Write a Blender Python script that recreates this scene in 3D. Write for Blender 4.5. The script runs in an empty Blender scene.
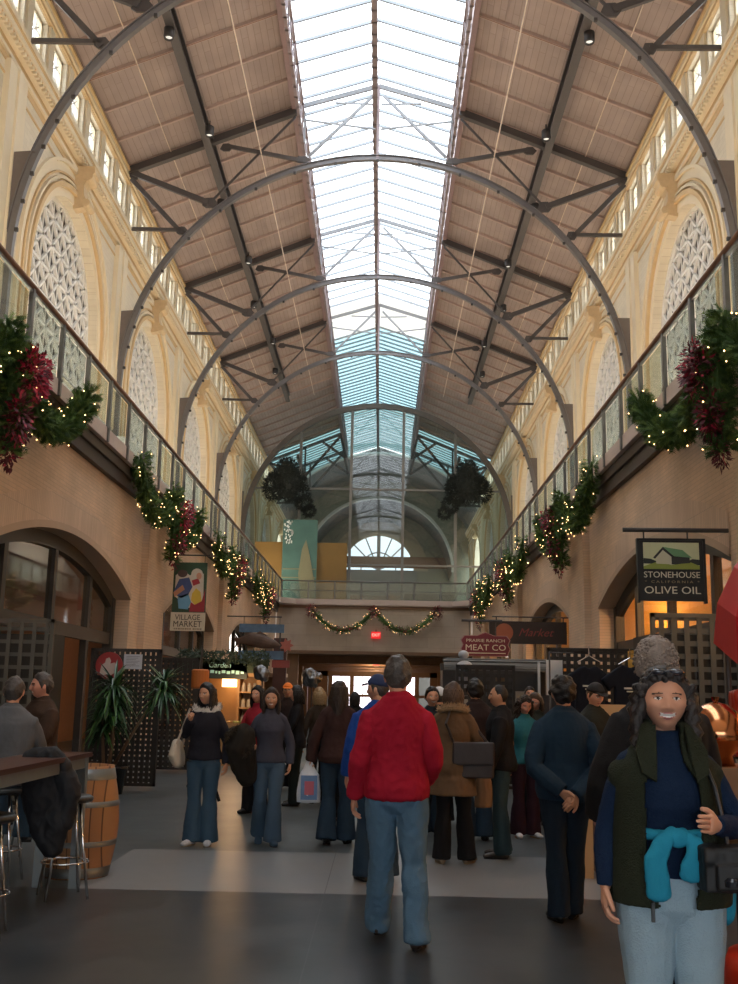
import bpy, bmesh, math, random
from mathutils import Vector, Matrix, noise, Euler
PI = math.pi
S = bpy.context.scene
COL = S.collection
random.seed(7)

# ---------------------------------------------------------------- camera
FPX = 1032.2
PITCH, YAW, ROLL = math.radians(11.145), math.radians(-.816), math.radians(1.1)
CAM = Vector((.415, 0, 1.55))
def cray(u, v):
    a, b = u - 369, v - 492
    a, b = a*math.cos(ROLL) + b*math.sin(ROLL), -a*math.sin(ROLL) + b*math.cos(ROLL)
    up, x = -b/FPX, a/FPX
    y = math.cos(PITCH) - up*math.sin(PITCH); z = up*math.cos(PITCH) + math.sin(PITCH)
    return Vector((x*math.cos(-YAW) - y*math.sin(-YAW), x*math.sin(-YAW) + y*math.cos(-YAW), z))
r0 = cray(369, 492); rx = (cray(370, 492) - r0).normalized(); ru = (cray(369, 491) - r0).normalized()
cd = bpy.data.cameras.new('camera'); cam = bpy.data.objects.new('camera', cd); COL.objects.link(cam)
cd.sensor_fit = 'VERTICAL'; cd.sensor_height = 24; cd.lens = 24*FPX/984; cd.clip_end = 400; cd.clip_start = .05
M3 = Matrix((rx, ru, -r0.normalized())).transposed()
cam.matrix_world = Matrix.Translation(CAM) @ M3.to_4x4()
S.camera = cam

# ---------------------------------------------------------------- materials
MATS = {}
def mat(name, col, rough=.6, metal=0, var=.12, nscale=8, bump=0, bscale=40, emit=None, estr=0, alpha=1, spec=.5, coat=0, trans=0):
    if name in MATS: return MATS[name]
    m = bpy.data.materials.new(name); m.use_nodes = True; nt = m.node_tree; N = nt.nodes; L = nt.links
    b = N['Principled BSDF']; c = tuple(col) + (1,)
    b.inputs['Roughness'].default_value = rough; b.inputs['Metallic'].default_value = metal
    b.inputs['Specular IOR Level'].default_value = spec; b.inputs['Coat Weight'].default_value = coat
    tc = N.new('ShaderNodeTexCoord')
    if var > 0:
        nz = N.new('ShaderNodeTexNoise'); nz.inputs['Scale'].default_value = nscale; nz.inputs['Detail'].default_value = 4
        L.new(tc.outputs['Object'], nz.inputs['Vector'])
        mx = N.new('ShaderNodeMix'); mx.data_type = 'RGBA'
        mx.inputs[6].default_value = tuple(min(1, k*(1-var)) for k in col) + (1,)
        mx.inputs[7].default_value = tuple(min(1, k*(1+var)) for k in col) + (1,)
        L.new(nz.outputs['Fac'], mx.inputs[0]); L.new(mx.outputs[2], b.inputs['Base Color'])
    else: b.inputs['Base Color'].default_value = c
    if bump:
        n2 = N.new('ShaderNodeTexNoise'); n2.inputs['Scale'].default_value = bscale; n2.inputs['Detail'].default_value = 3
        L.new(tc.outputs['Object'], n2.inputs['Vector'])
        bp = N.new('ShaderNodeBump'); bp.inputs['Strength'].default_value = bump; bp.inputs['Distance'].default_value = .01
        L.new(n2.outputs['Fac'], bp.inputs['Height']); L.new(bp.outputs['Normal'], b.inputs['Normal'])
    if emit: b.inputs['Emission Color'].default_value = tuple(emit) + (1,); b.inputs['Emission Strength'].default_value = estr
    if trans: b.inputs['Transmission Weight'].default_value = trans
    if alpha < 1: b.inputs['Alpha'].default_value = alpha
    MATS[name] = m; return m
def glassmat(name, tint, gloss=.12, rough=.02, trans=.85):
    """thin sheet glass: mostly clear, tinted, with a reflective share"""
    if name in MATS: return MATS[name]
    m = bpy.data.materials.new(name); m.use_nodes = True; nt = m.node_tree; N = nt.nodes; L = nt.links
    for n in list(N): N.remove(n)
    o = N.new('ShaderNodeOutputMaterial'); t = N.new('ShaderNodeBsdfTransparent'); g = N.new('ShaderNodeBsdfGlossy')
    d = N.new('ShaderNodeBsdfDiffuse'); m1 = N.new('ShaderNodeMixShader'); m2 = N.new('ShaderNodeMixShader')
    t.inputs[0].default_value = tuple(tint) + (1,); g.inputs['Roughness'].default_value = rough; d.inputs[0].default_value = (.75, .78, .78, 1)
    m1.inputs[0].default_value = trans; L.new(d.outputs[0], m1.inputs[1]); L.new(t.outputs[0], m1.inputs[2])
    m2.inputs[0].default_value = gloss; L.new(m1.outputs[0], m2.inputs[1]); L.new(g.outputs[0], m2.inputs[2])
    L.new(m2.outputs[0], o.inputs[0]); MATS[name] = m; return m
def brickmat(name, c1, c2, mortar, w, h, msize=.008, axis='YZ', rough=.8, bump=.25, big=.18):
    """courses of brick or boards laid in the plane given by axis"""
    if name in MATS: return MATS[name]
    m = bpy.data.materials.new(name); m.use_nodes = True; nt = m.node_tree; N = nt.nodes; L = nt.links
    b = N['Principled BSDF']; b.inputs['Roughness'].default_value = rough
    tc = N.new('ShaderNodeTexCoord'); sp = N.new('ShaderNodeSeparateXYZ'); cb = N.new('ShaderNodeCombineXYZ')
    L.new(tc.outputs['Object'], sp.inputs[0]); L.new(sp.outputs[axis[0]], cb.inputs[0]); L.new(sp.outputs[axis[1]], cb.inputs[1])
    br = N.new('ShaderNodeTexBrick'); L.new(cb.outputs[0], br.inputs['Vector'])
    br.inputs['Color1'].default_value = c1 + (1,); br.inputs['Color2'].default_value = c2 + (1,); br.inputs['Mortar'].default_value = mortar + (1,)
    br.inputs['Scale'].default_value = 1; br.inputs['Brick Width'].default_value = w; br.inputs['Row Height'].default_value = h
    br.inputs['Mortar Size'].default_value = msize; br.inputs['Mortar Smooth'].default_value = .3
    nz = N.new('ShaderNodeTexNoise'); nz.inputs['Scale'].default_value = .9; nz.inputs['Detail'].default_value = 6
    L.new(tc.outputs['Object'], nz.inputs['Vector'])
    mr = N.new('ShaderNodeMapRange'); mr.inputs['From Min'].default_value = .3; mr.inputs['From Max'].default_value = .7
    mr.inputs['To Min'].default_value = 1-big; mr.inputs['To Max'].default_value = 1+big*.5
    L.new(nz.outputs['Fac'], mr.inputs[0])
    mx = N.new('ShaderNodeMix'); mx.data_type = 'RGBA'; mx.blend_type = 'MULTIPLY'; mx.inputs[0].default_value = 1
    L.new(br.outputs['Color'], mx.inputs[6]); L.new(mr.outputs[0], mx.inputs[7]); L.new(mx.outputs[2], b.inputs['Base Color'])
    bp = N.new('ShaderNodeBump'); bp.inputs['Strength'].default_value = bump; bp.inputs['Distance'].default_value = .01; bp.invert = True
    L.new(br.outputs['Fac'], bp.inputs['Height']); L.new(bp.outputs['Normal'], b.inputs['Normal'])
    MATS[name] = m; return m

# ---------------------------------------------------------------- mesh builder
class MB:
    def __init__(s): s.v = []; s.f = []; s.m = []
    def add(s, vs, fs, mi=0):
        o = len(s.v); s.v += [tuple(p) for p in vs]; s.f += [tuple(i+o for i in f) for f in fs]; s.m += [mi]*len(fs); return s
    def box(s, a, b, mi=0):
        x0, x1 = sorted((a[0], b[0])); y0, y1 = sorted((a[1], b[1])); z0, z1 = sorted((a[2], b[2]))
        return s.add([(x0,y0,z0),(x1,y0,z0),(x1,y1,z0),(x0,y1,z0),(x0,y0,z1),(x1,y0,z1),(x1,y1,z1),(x0,y1,z1)],
            [(0,3,2,1),(4,5,6,7),(0,1,5,4),(1,2,6,5),(2,3,7,6),(3,0,4,7)], mi)
    def bar(s, p, q, w, d, up=(0,0,1), mi=0):
        """rectangular bar from p to q, w across, d in the 'up' sense"""
        p = Vector(p); q = Vector(q); t = (q-p).normalized(); u = Vector(up)
        if abs(t.dot(u)) > .98: u = Vector((0,1,0))
        sd = t.cross(u).normalized()*w/2; u2 = sd.cross(t).normalized()*d/2
        vs = [p-sd-u2, p+sd-u2, p+sd+u2, p-sd+u2, q-sd-u2, q+sd-u2, q+sd+u2, q-sd+u2]
        return s.add(vs, [(0,1,2,3),(7,6,5,4),(0,4,5,1),(1,5,6,2),(2,6,7,3),(3,7,4,0)], mi)
    def tube(s, pts, r, n=8, mi=0, cap=True, side=None):
        """loft through pts; r number, list of numbers or list of (rx,ry)"""
        P = [Vector(p) for p in pts]; k = len(P)
        R = r if isinstance(r, (list, tuple)) else [r]*k
        R = [x if isinstance(x, (list, tuple)) else (x, x) for x in R]
        o = len(s.v); prev = Vector(side) if side else None
        for i in range(k):
            t = (P[min(i+1, k-1)] - P[max(i-1, 0)])
            t = t.normalized() if t.length > 1e-9 else Vector((0,0,1))
            if prev is None: prev = Vector((1,0,0)) if abs(t.x) < .9 else Vector((0,1,0))
            sd = prev - t*prev.dot(t)
            sd = sd.normalized() if sd.length > 1e-6 else t.orthogonal().normalized()
            if side is None: prev = sd
            up = t.cross(sd)
            for j in range(n):
                a = 2*PI*j/n; s.v.append(tuple(P[i] + sd*math.cos(a)*R[i][0] + up*math.sin(a)*R[i][1]))
        for i in range(k-1):
            for j in range(n):
                a = o+i*n+j; b = o+i*n+(j+1) % n; s.f.append((a, b, b+n, a+n)); s.m.append(mi)
        if cap:
            s.f.append(tuple(o+j for j in reversed(range(n)))); s.m.append(mi)
            s.f.append(tuple(o+(k-1)*n+j for j in range(n))); s.m.append(mi)
        return s
    def capsule(s, pts, r, n=10, mi=0, side=None):
        """tube with rounded ends"""
        P = [Vector(p) for p in pts]; R = r if isinstance(r, (list, tuple)) else [r]*len(P)
        R = [x if isinstance(x, (list, tuple)) else (x, x) for x in R]
        a = (P[0]-P[1]).normalized(); b = (P[-1]-P[-2]).normalized(); m0 = min(R[0]); m1 = min(R[-1])
        pp = []; rr = []
        for t in (1.2, .87*PI/2, .6): 
            q = math.sin(t); c = math.cos(t); pp.append(P[0]+a*m0*q); rr.append((R[0][0]*max(c, .25), R[0][1]*max(c, .25)))
        pp += P; rr += R
        for t in (.6, 1.0, 1.35):
            q = math.sin(t); c = math.cos(t); pp.append(P[-1]+b*m1*q); rr.append((R[-1][0]*max(c, .2), R[-1][1]*max(c, .2)))
        pp[0:3] = [P[0]+a*m0*math.sin(t) for t in (1.35, 1.0, .6)]; rr[0:3] = [(R[0][0]*math.cos(t), R[0][1]*math.cos(t)) for t in (1.35, 1.0, .6)]
        return s.tube(pp, rr, n, mi, True, side)
    def ell(s, c, r, nu=14, nv=9, mi=0, rot=None):
        c = Vector(c); r = r if isinstance(r, (list, tuple)) else (r, r, r); o = len(s.v); R = rot or Matrix.Identity(3)
        for i in range(nv+1):
            th = PI*i/nv
            for j in range(nu):
                ph = 2*PI*j/nu; s.v.append(tuple(c + R @ Vector((r[0]*math.sin(th)*math.cos(ph), r[1]*math.sin(th)*math.sin(ph), r[2]*math.cos(th)))))
        for i in range(nv):
            for j in range(nu):
                a = o+i*nu+j; b = o+i*nu+(j+1) % nu; s.f.append((a, a+nu, b+nu, b)); s.m.append(mi)
        return s
    def lathe(s, prof, c=(0,0,0), n=24, mi=0):
        """prof: list of (r,z)"""
        o = len(s.v)
        for r, z in prof:
            for j in range(n):
                a = 2*PI*j/n; s.v.append((c[0]+r*math.cos(a), c[1]+r*math.sin(a), c[2]+z))
        for i in range(len(prof)-1):
            for j in range(n):
                a = o+i*n+j; b = o+i*n+(j+1) % n; s.f.append((a, b, b+n, a+n)); s.m.append(mi)
        return s
    def prism(s, poly, fn, d0, d1, mi=0):
        """extrude 2-D outline; fn(a,b,d) -> point"""
        n = len(poly); vs = [fn(a, b, d0) for a, b in poly] + [fn(a, b, d1) for a, b in poly]
        fs = [tuple(range(n)), tuple(reversed(range(n, 2*n)))] + [(i, i+n, (i+1) % n+n, (i+1) % n) for i in range(n)]
        return s.add(vs, fs, mi)
    def obj(s, name, mats, parent=None, smooth=False, loc=None):
        me = bpy.data.meshes.new(name); me.from_pydata(s.v, [], s.f)
        for m in (mats if isinstance(mats, (list, tuple)) else [mats]): me.materials.append(m)
        if any(s.m): me.polygons.foreach_set('material_index', s.m)
        if smooth: me.polygons.foreach_set('use_smooth', [True]*len(s.f))
        me.update()
        o = bpy.data.objects.new(name, me); COL.objects.link(o)
        if parent: o.parent = parent
        if loc: o.location = loc
        fixnormals(me)
        return o
def fixnormals(me):
    bm = bmesh.new(); bm.from_mesh(me); bmesh.ops.recalc_face_normals(bm, faces=bm.faces); bm.to_mesh(me); bm.free()
def tag(o, label, cat=None, group=None, kind=None):
    o['label'] = label
    if cat: o['category'] = cat
    if group: o['group'] = group
    if kind: o['kind'] = kind
    return o
def empty(name, loc=(0,0,0), rz=0):
    o = bpy.data.objects.new(name, None); COL.objects.link(o); o.location = loc; o.rotation_euler = (0, 0, rz); o.empty_display_size = .2; return o
def thing(name, label, cat, loc=(0,0,0), rz=0, group=None): return tag(empty(name, loc, rz), label, cat, group)
def struct(o, label=None):
    o['kind'] = 'structure'
    if label: o['label'] = label; o['category'] = o.name.split('_')[0]
    return o
def copy_tree(o, parent=None):
    c = o.copy(); COL.objects.link(c)
    if parent: c.parent = parent
    for ch in list(o.children): copy_tree(ch, c)
    return c
def textobj(txt, size, mt, parent, loc, rot, name='lettering', ext=.004, width=None, space=1.0, shear=0):
    cu = bpy.data.curves.new(name, 'FONT'); cu.body = txt; cu.size = size; cu.extrude = ext; cu.align_x = 'CENTER'; cu.align_y = 'CENTER'; cu.space_character = space; cu.shear = shear
    cu.resolution_u = 3
    t = bpy.data.objects.new(name, cu); COL.objects.link(t)
    dg = bpy.context.evaluated_depsgraph_get(); me = bpy.data.meshes.new_from_object(t.evaluated_get(dg))
    bpy.data.objects.remove(t); me.materials.clear(); me.materials.append(mt)
    if width:
        xs = [v.co.x for v in me.vertices]; k = width/(max(xs)-min(xs))
        for v in me.vertices: v.co.x *= k
    o = bpy.data.objects.new(name, me); COL.objects.link(o); o.parent = parent; o.location = loc; o.rotation_euler = rot; return o
ORD = ['nearest', 'second', 'third', 'fourth', 'fifth', 'sixth', 'seventh', 'eighth', 'ninth', 'tenth', 'eleventh', 'twelfth']
SIDE = {-1: 'left', 1: 'right'}
YAWF = (PI/2, 0, 0)   # lettering that faces the camera side

RIBY = [23.7 + 10.91*k for k in range(-1, 6)]   # rib planes
GLASSY = 67.4
DECK = 6.72
# ================================================================ building
cream_wall = brickmat('cream_glazed_brick', (.80, .71, .55), (.76, .67, .51), (.66, .56, .42), .42, .16, .006, 'YZ', .75, .15, .10)
ochre = mat('ochre_moulding', (.66, .47, .25), .7, var=.1, nscale=3)
cream = mat('cream_moulding', (.80, .69, .50), .7, var=.06, nscale=3)
low_brick = brickmat('buff_roman_brick', (.72, .53, .38), (.66, .48, .34), (.57, .43, .32), .36, .07, .007, 'YZ', .8, .3, .16)
reveal = mat('arch_reveal_plaster', (.50, .37, .27), .8, var=.1, nscale=2)
vous = brickmat('arch_ring_brick', (.68, .51, .38), (.61, .45, .33), (.52, .40, .31), .085, .5, .008, 'YZ', .8, .3, .1)
steel = mat('grey_painted_steel', (.10, .088, .085), .45, .3, var=.1)
rib_steel = mat('light_grey_painted_steel', (.20, .19, .195), .4, .3, var=.1)
darksteel = mat('dark_painted_steel', (.055, .05, .048), .5, .2)
fascia_m = mat('mauve_grey_stone', (.56, .46, .41), .6, var=.06)
black_m = mat('black_soffit_paint', (.018, .016, .015), .7)
boards = brickmat('rosy_roof_boards', (.44, .345, .305), (.40, .315, .28), (.29, .22, .19), 2.6, .2, .010, 'YX', .8, .2, .12)
joist_m = mat('rosy_painted_joist', (.50, .37, .32), .7)
white_m = mat('white_painted_lattice', (.86, .84, .80), .5, var=.03)
panel_w = mat('white_plaster', (.78, .76, .72), .7, var=.04)
off_glass = mat('shaded_room_glass', (.20, .19, .175), .5, var=.35, nscale=.8, spec=.25)
sky_glass = glassmat('skylight_glass', (.93, .97, 1), .05, .1, .93)
sky_glass2 = glassmat('teal_tinted_skylight_glass', (.20, .31, .33), .06, .1, .95)
rail_glass = glassmat('balustrade_glass', (.80, .86, .84), .09, .02, .93)
screen_glass = glassmat('screen_glass', (.52, .60, .56), .10, .02, .98)
wood_rail = mat('brown_timber_handrail', (.27, .14, .09), .4, var=.15, nscale=5)
rail_post = mat('satin_steel_post', (.17, .165, .16), .4, .4)

# ---- floor
def floor_mat():
    m = bpy.data.materials.new('polished_concrete'); m.use_nodes = True; nt = m.node_tree; N = nt.nodes; L = nt.links; b = N['Principled BSDF']
    g = N.new('ShaderNodeNewGeometry'); sp = N.new('ShaderNodeSeparateXYZ'); L.new(g.outputs['Position'], sp.inputs[0])
    def rng(out, lo, hi):
        a = N.new('ShaderNodeMath'); a.operation = 'GREATER_THAN'; a.inputs[1].default_value = lo; L.new(out, a.inputs[0])
        c = N.new('ShaderNodeMath'); c.operation = 'LESS_THAN'; c.inputs[1].default_value = hi; L.new(out, c.inputs[0])
        d = N.new('ShaderNodeMath'); d.operation = 'MULTIPLY'; L.new(a.outputs[0], d.inputs[0]); L.new(c.outputs[0], d.inputs[1]); return d.outputs[0]
    def mul(p, q):
        d = N.new('ShaderNodeMath'); d.operation = 'MULTIPLY'; L.new(p, d.inputs[0]); L.new(q, d.inputs[1]); return d.outputs[0]
    nz = N.new('ShaderNodeTexNoise'); nz.inputs['Scale'].default_value = 1.3; nz.inputs['Detail'].default_value = 8; nz.inputs['Roughness'].default_value = .65
    L.new(g.outputs['Position'], nz.inputs['Vector'])
    def mixc(fac, a, bcol):
        mx = N.new('ShaderNodeMix'); mx.data_type = 'RGBA'; L.new(fac, mx.inputs[0])
        for s_, v in ((6, a), (7, bcol)):
            if isinstance(v, tuple): mx.inputs[s_].default_value = v + (1,)
            else: L.new(v, mx.inputs[s_])
        return mx.outputs[2]
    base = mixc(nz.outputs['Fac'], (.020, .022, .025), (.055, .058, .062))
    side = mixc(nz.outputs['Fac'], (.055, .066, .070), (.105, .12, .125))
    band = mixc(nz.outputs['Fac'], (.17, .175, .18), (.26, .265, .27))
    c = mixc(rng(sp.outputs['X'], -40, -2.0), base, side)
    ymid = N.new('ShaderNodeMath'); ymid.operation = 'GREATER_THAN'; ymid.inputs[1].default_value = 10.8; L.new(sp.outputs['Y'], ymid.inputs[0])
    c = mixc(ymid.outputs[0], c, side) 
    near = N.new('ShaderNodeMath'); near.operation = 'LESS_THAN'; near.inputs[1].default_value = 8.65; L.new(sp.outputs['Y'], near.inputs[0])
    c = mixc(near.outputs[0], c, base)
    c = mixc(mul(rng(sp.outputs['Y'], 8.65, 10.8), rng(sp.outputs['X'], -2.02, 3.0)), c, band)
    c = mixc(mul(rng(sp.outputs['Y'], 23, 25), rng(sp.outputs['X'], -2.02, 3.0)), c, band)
    # saw-cut joints
    for ax, st in (('Y', 4.31), ('X', 2.5)):
        md = N.new('ShaderNodeMath'); md.operation = 'PINGPONG'; md.inputs[1].default_value = st/2; L.new(sp.outputs[ax], md.inputs[0])
        lt = N.new('ShaderNodeMath'); lt.operation = 'LESS_THAN'; lt.inputs[1].default_value = .004; L.new(md.outputs[0], lt.inputs[0])
        c = mixc(lt.outputs[0], c, (.07, .07, .07))
    L.new(c, b.inputs['Base Color'])
    mr = N.new('ShaderNodeMapRange'); mr.inputs['To Min'].default_value = .22; mr.inputs['To Max'].default_value = .42; L.new(nz.outputs['Fac'], mr.inputs[0]); L.new(mr.outputs[0], b.inputs['Roughness'])
    b.inputs['Specular IOR Level'].default_value = .5
    return m
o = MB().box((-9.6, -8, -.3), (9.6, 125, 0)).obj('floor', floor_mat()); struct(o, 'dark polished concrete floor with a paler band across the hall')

# ---- lower arcade walls
ARCHES = [(6.8, 4.35), (19.55, 4.6), (32.2, 4.3), (44.4, 4.2), (54.4, 2.4)]
SPR, RISE, WTOP = 3.66, .82, 6.45
XW = 5.48; TH = .55
def arc_top(y, c, hw, spr=SPR, rise=RISE):
    R = (hw*hw + rise*rise)/(2*rise); return spr + math.sqrt(max(R*R-(y-c)**2, 0)) - (R-rise)
Y0, Y1 = -6, 57.9
for s in (-1, 1):
    m = MB()
    cur = Y0
    def wallpanel(ya, yb, za, zb, x0=XW, x1=XW+TH): m.box((s*x0, ya, za), (s*x1, yb, zb))
    for c, hw in ARCHES:
        wallpanel(cur, c-hw, 0, WTOP)
        n = 24; ys = [c-hw+2*hw*i/n for i in range(n+1)]
        for i in range(n):
            a, b = ys[i], ys[i+1]; za, zb = arc_top(a, c, hw), arc_top(b, c, hw)
            f = lambda y, z, x: (s*x, y, z)
            m.add([f(a, za, XW), f(b, zb, XW), f(b, WTOP, XW), f(a, WTOP, XW), f(a, za, XW+TH), f(b, zb, XW+TH), f(b, WTOP, XW+TH), f(a, WTOP, XW+TH)],
                  [(0,1,2,3), (7,6,5,4), (0,4,5,1)])
        cur = c+hw
    wallpanel(cur, Y1, 0, WTOP)
    w = m.obj('wall_lower_' + SIDE[s], low_brick); struct(w, 'buff brick arcade wall under the %s balcony' % SIDE[s])
    # pilasters on the piers
    pm = MB()
    for ya, yb in ((25.1, 27.2), (37.3, 39.4), (49.4, 51.2), (11.8, 14.2)):
        pm.box((s*(XW-.16), ya, 0), (s*XW, yb, WTOP)); 
    pm.obj('pilasters', low_brick, w)
    # archivolt rings of soldier brick
    rm = MB(); lm = MB()
    for c, hw in ARCHES:
        n = 28
        for i in range(n):
            a, b = c-hw+2*hw*i/n, c-hw+2*hw*(i+1)/n; za, zb = arc_top(a, c, hw), arc_top(b, c, hw)
            f = lambda y, z, x: (s*x, y, z)
            x0 = XW-.012
            rm.add([f(a, za, x0), f(b, zb, x0), f(b, zb+.62, x0), f(a, za+.62, x0)], [(0,1,2,3)])
            x0 = XW-.03; x1 = XW+TH+.01
            lm.add([f(a, za-.03, x0), f(b, zb-.03, x0), f(b, zb+.1, x0), f(a, za+.1, x0), f(a, za-.03, x1), f(b, zb-.03, x1)], [(0,1,2,3), (0,4,5,1)])
    rm.obj('arch_ring', vous, w); lm.obj('arch_lining', reveal, w)
    # shop fronts inside the arches
    for ai, (c, hw) in enumerate(ARCHES[:4]):
        xs = XW+TH-.12
        t = MB(); zt = 2.72
        t.bar((s*xs, c-hw, zt), (s*xs, c+hw, zt), .14, .26); 
        for q in (-.5, 0.02, .5):
            y = c+q*hw*1.12; t.box((s*(xs-.07), y-.09, 0 if abs(q) > .1 else zt), (s*(xs+.07), y+.09, arc_top(y, c, hw)))
        for sg in (-1, 1): t.box((s*(xs-.1), c+sg*(hw-.0), 0), (s*(xs+.1), c+sg*(hw-.22), SPR))
        n = 20
        for i in range(n):
            a, b = c-hw+2*hw*i/n, c-hw+2*hw*(i+1)/n
            t.bar((s*xs, a, arc_top(a, c, hw)-.14), (s*xs, b, arc_top(b, c, hw)-.14), .16, .3, up=(0,0,1))
        fr = t.obj('window_%d' % (20+ai*2+(s > 0)), darksteel); struct(fr, 'dark framed shop window in the %s %s arch' % (ORD[ai], SIDE[s]))
        g = MB(); ys = [c-hw+2*hw*i/12 for i in range(13)]
        for i in range(12):
            a, b = ys[i], ys[i+1]
            g.add([(s*xs, a, zt), (s*xs, b, zt), (s*xs, b, arc_top(b, c, hw)), (s*xs, a, arc_top(a, c, hw))], [(0,1,2,3)])
        g.obj('pane', glassmat('shop_glass', (.75, .68, .58), .22, .03, .95), fr)
    # back wall of the side shops
    bw = MB().box((s*9.2, Y0, 0), (s*9.4, Y1, 6.4)).obj('wall_shop_' + SIDE[s], mat('amber_plaster' if s > 0 else 'russet_plaster', (.72, .42, .08) if s > 0 else (.30, .15, .09), .8)); struct(bw, 'shop back wall behind the %s arches' % SIDE[s])
    # ---- balcony slab
    sl = MB()
    sl.box((s*5.2, Y0, 6.50), (s*5.5, 57.9, 6.78)); sl.box((s*5.5, Y0, 6.46), (s*9.3, 125, DECK))
    d = sl.obj('balcony_deck', fascia_m); struct(d, 'mauve stone edged balcony deck along the %s side' % SIDE[s]); d['kind'] = 'structure'
    bb = MB().box((s*5.3, Y0, 6.28), (s*5.6, 57.9, 6.50)).box((s*5.36, Y0, 6.02), (s*5.6, 57.9, 6.28)); bb.obj('edge_beam', mat('dark_brown_beam', (.05, .036, .03), .6), d)

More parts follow.
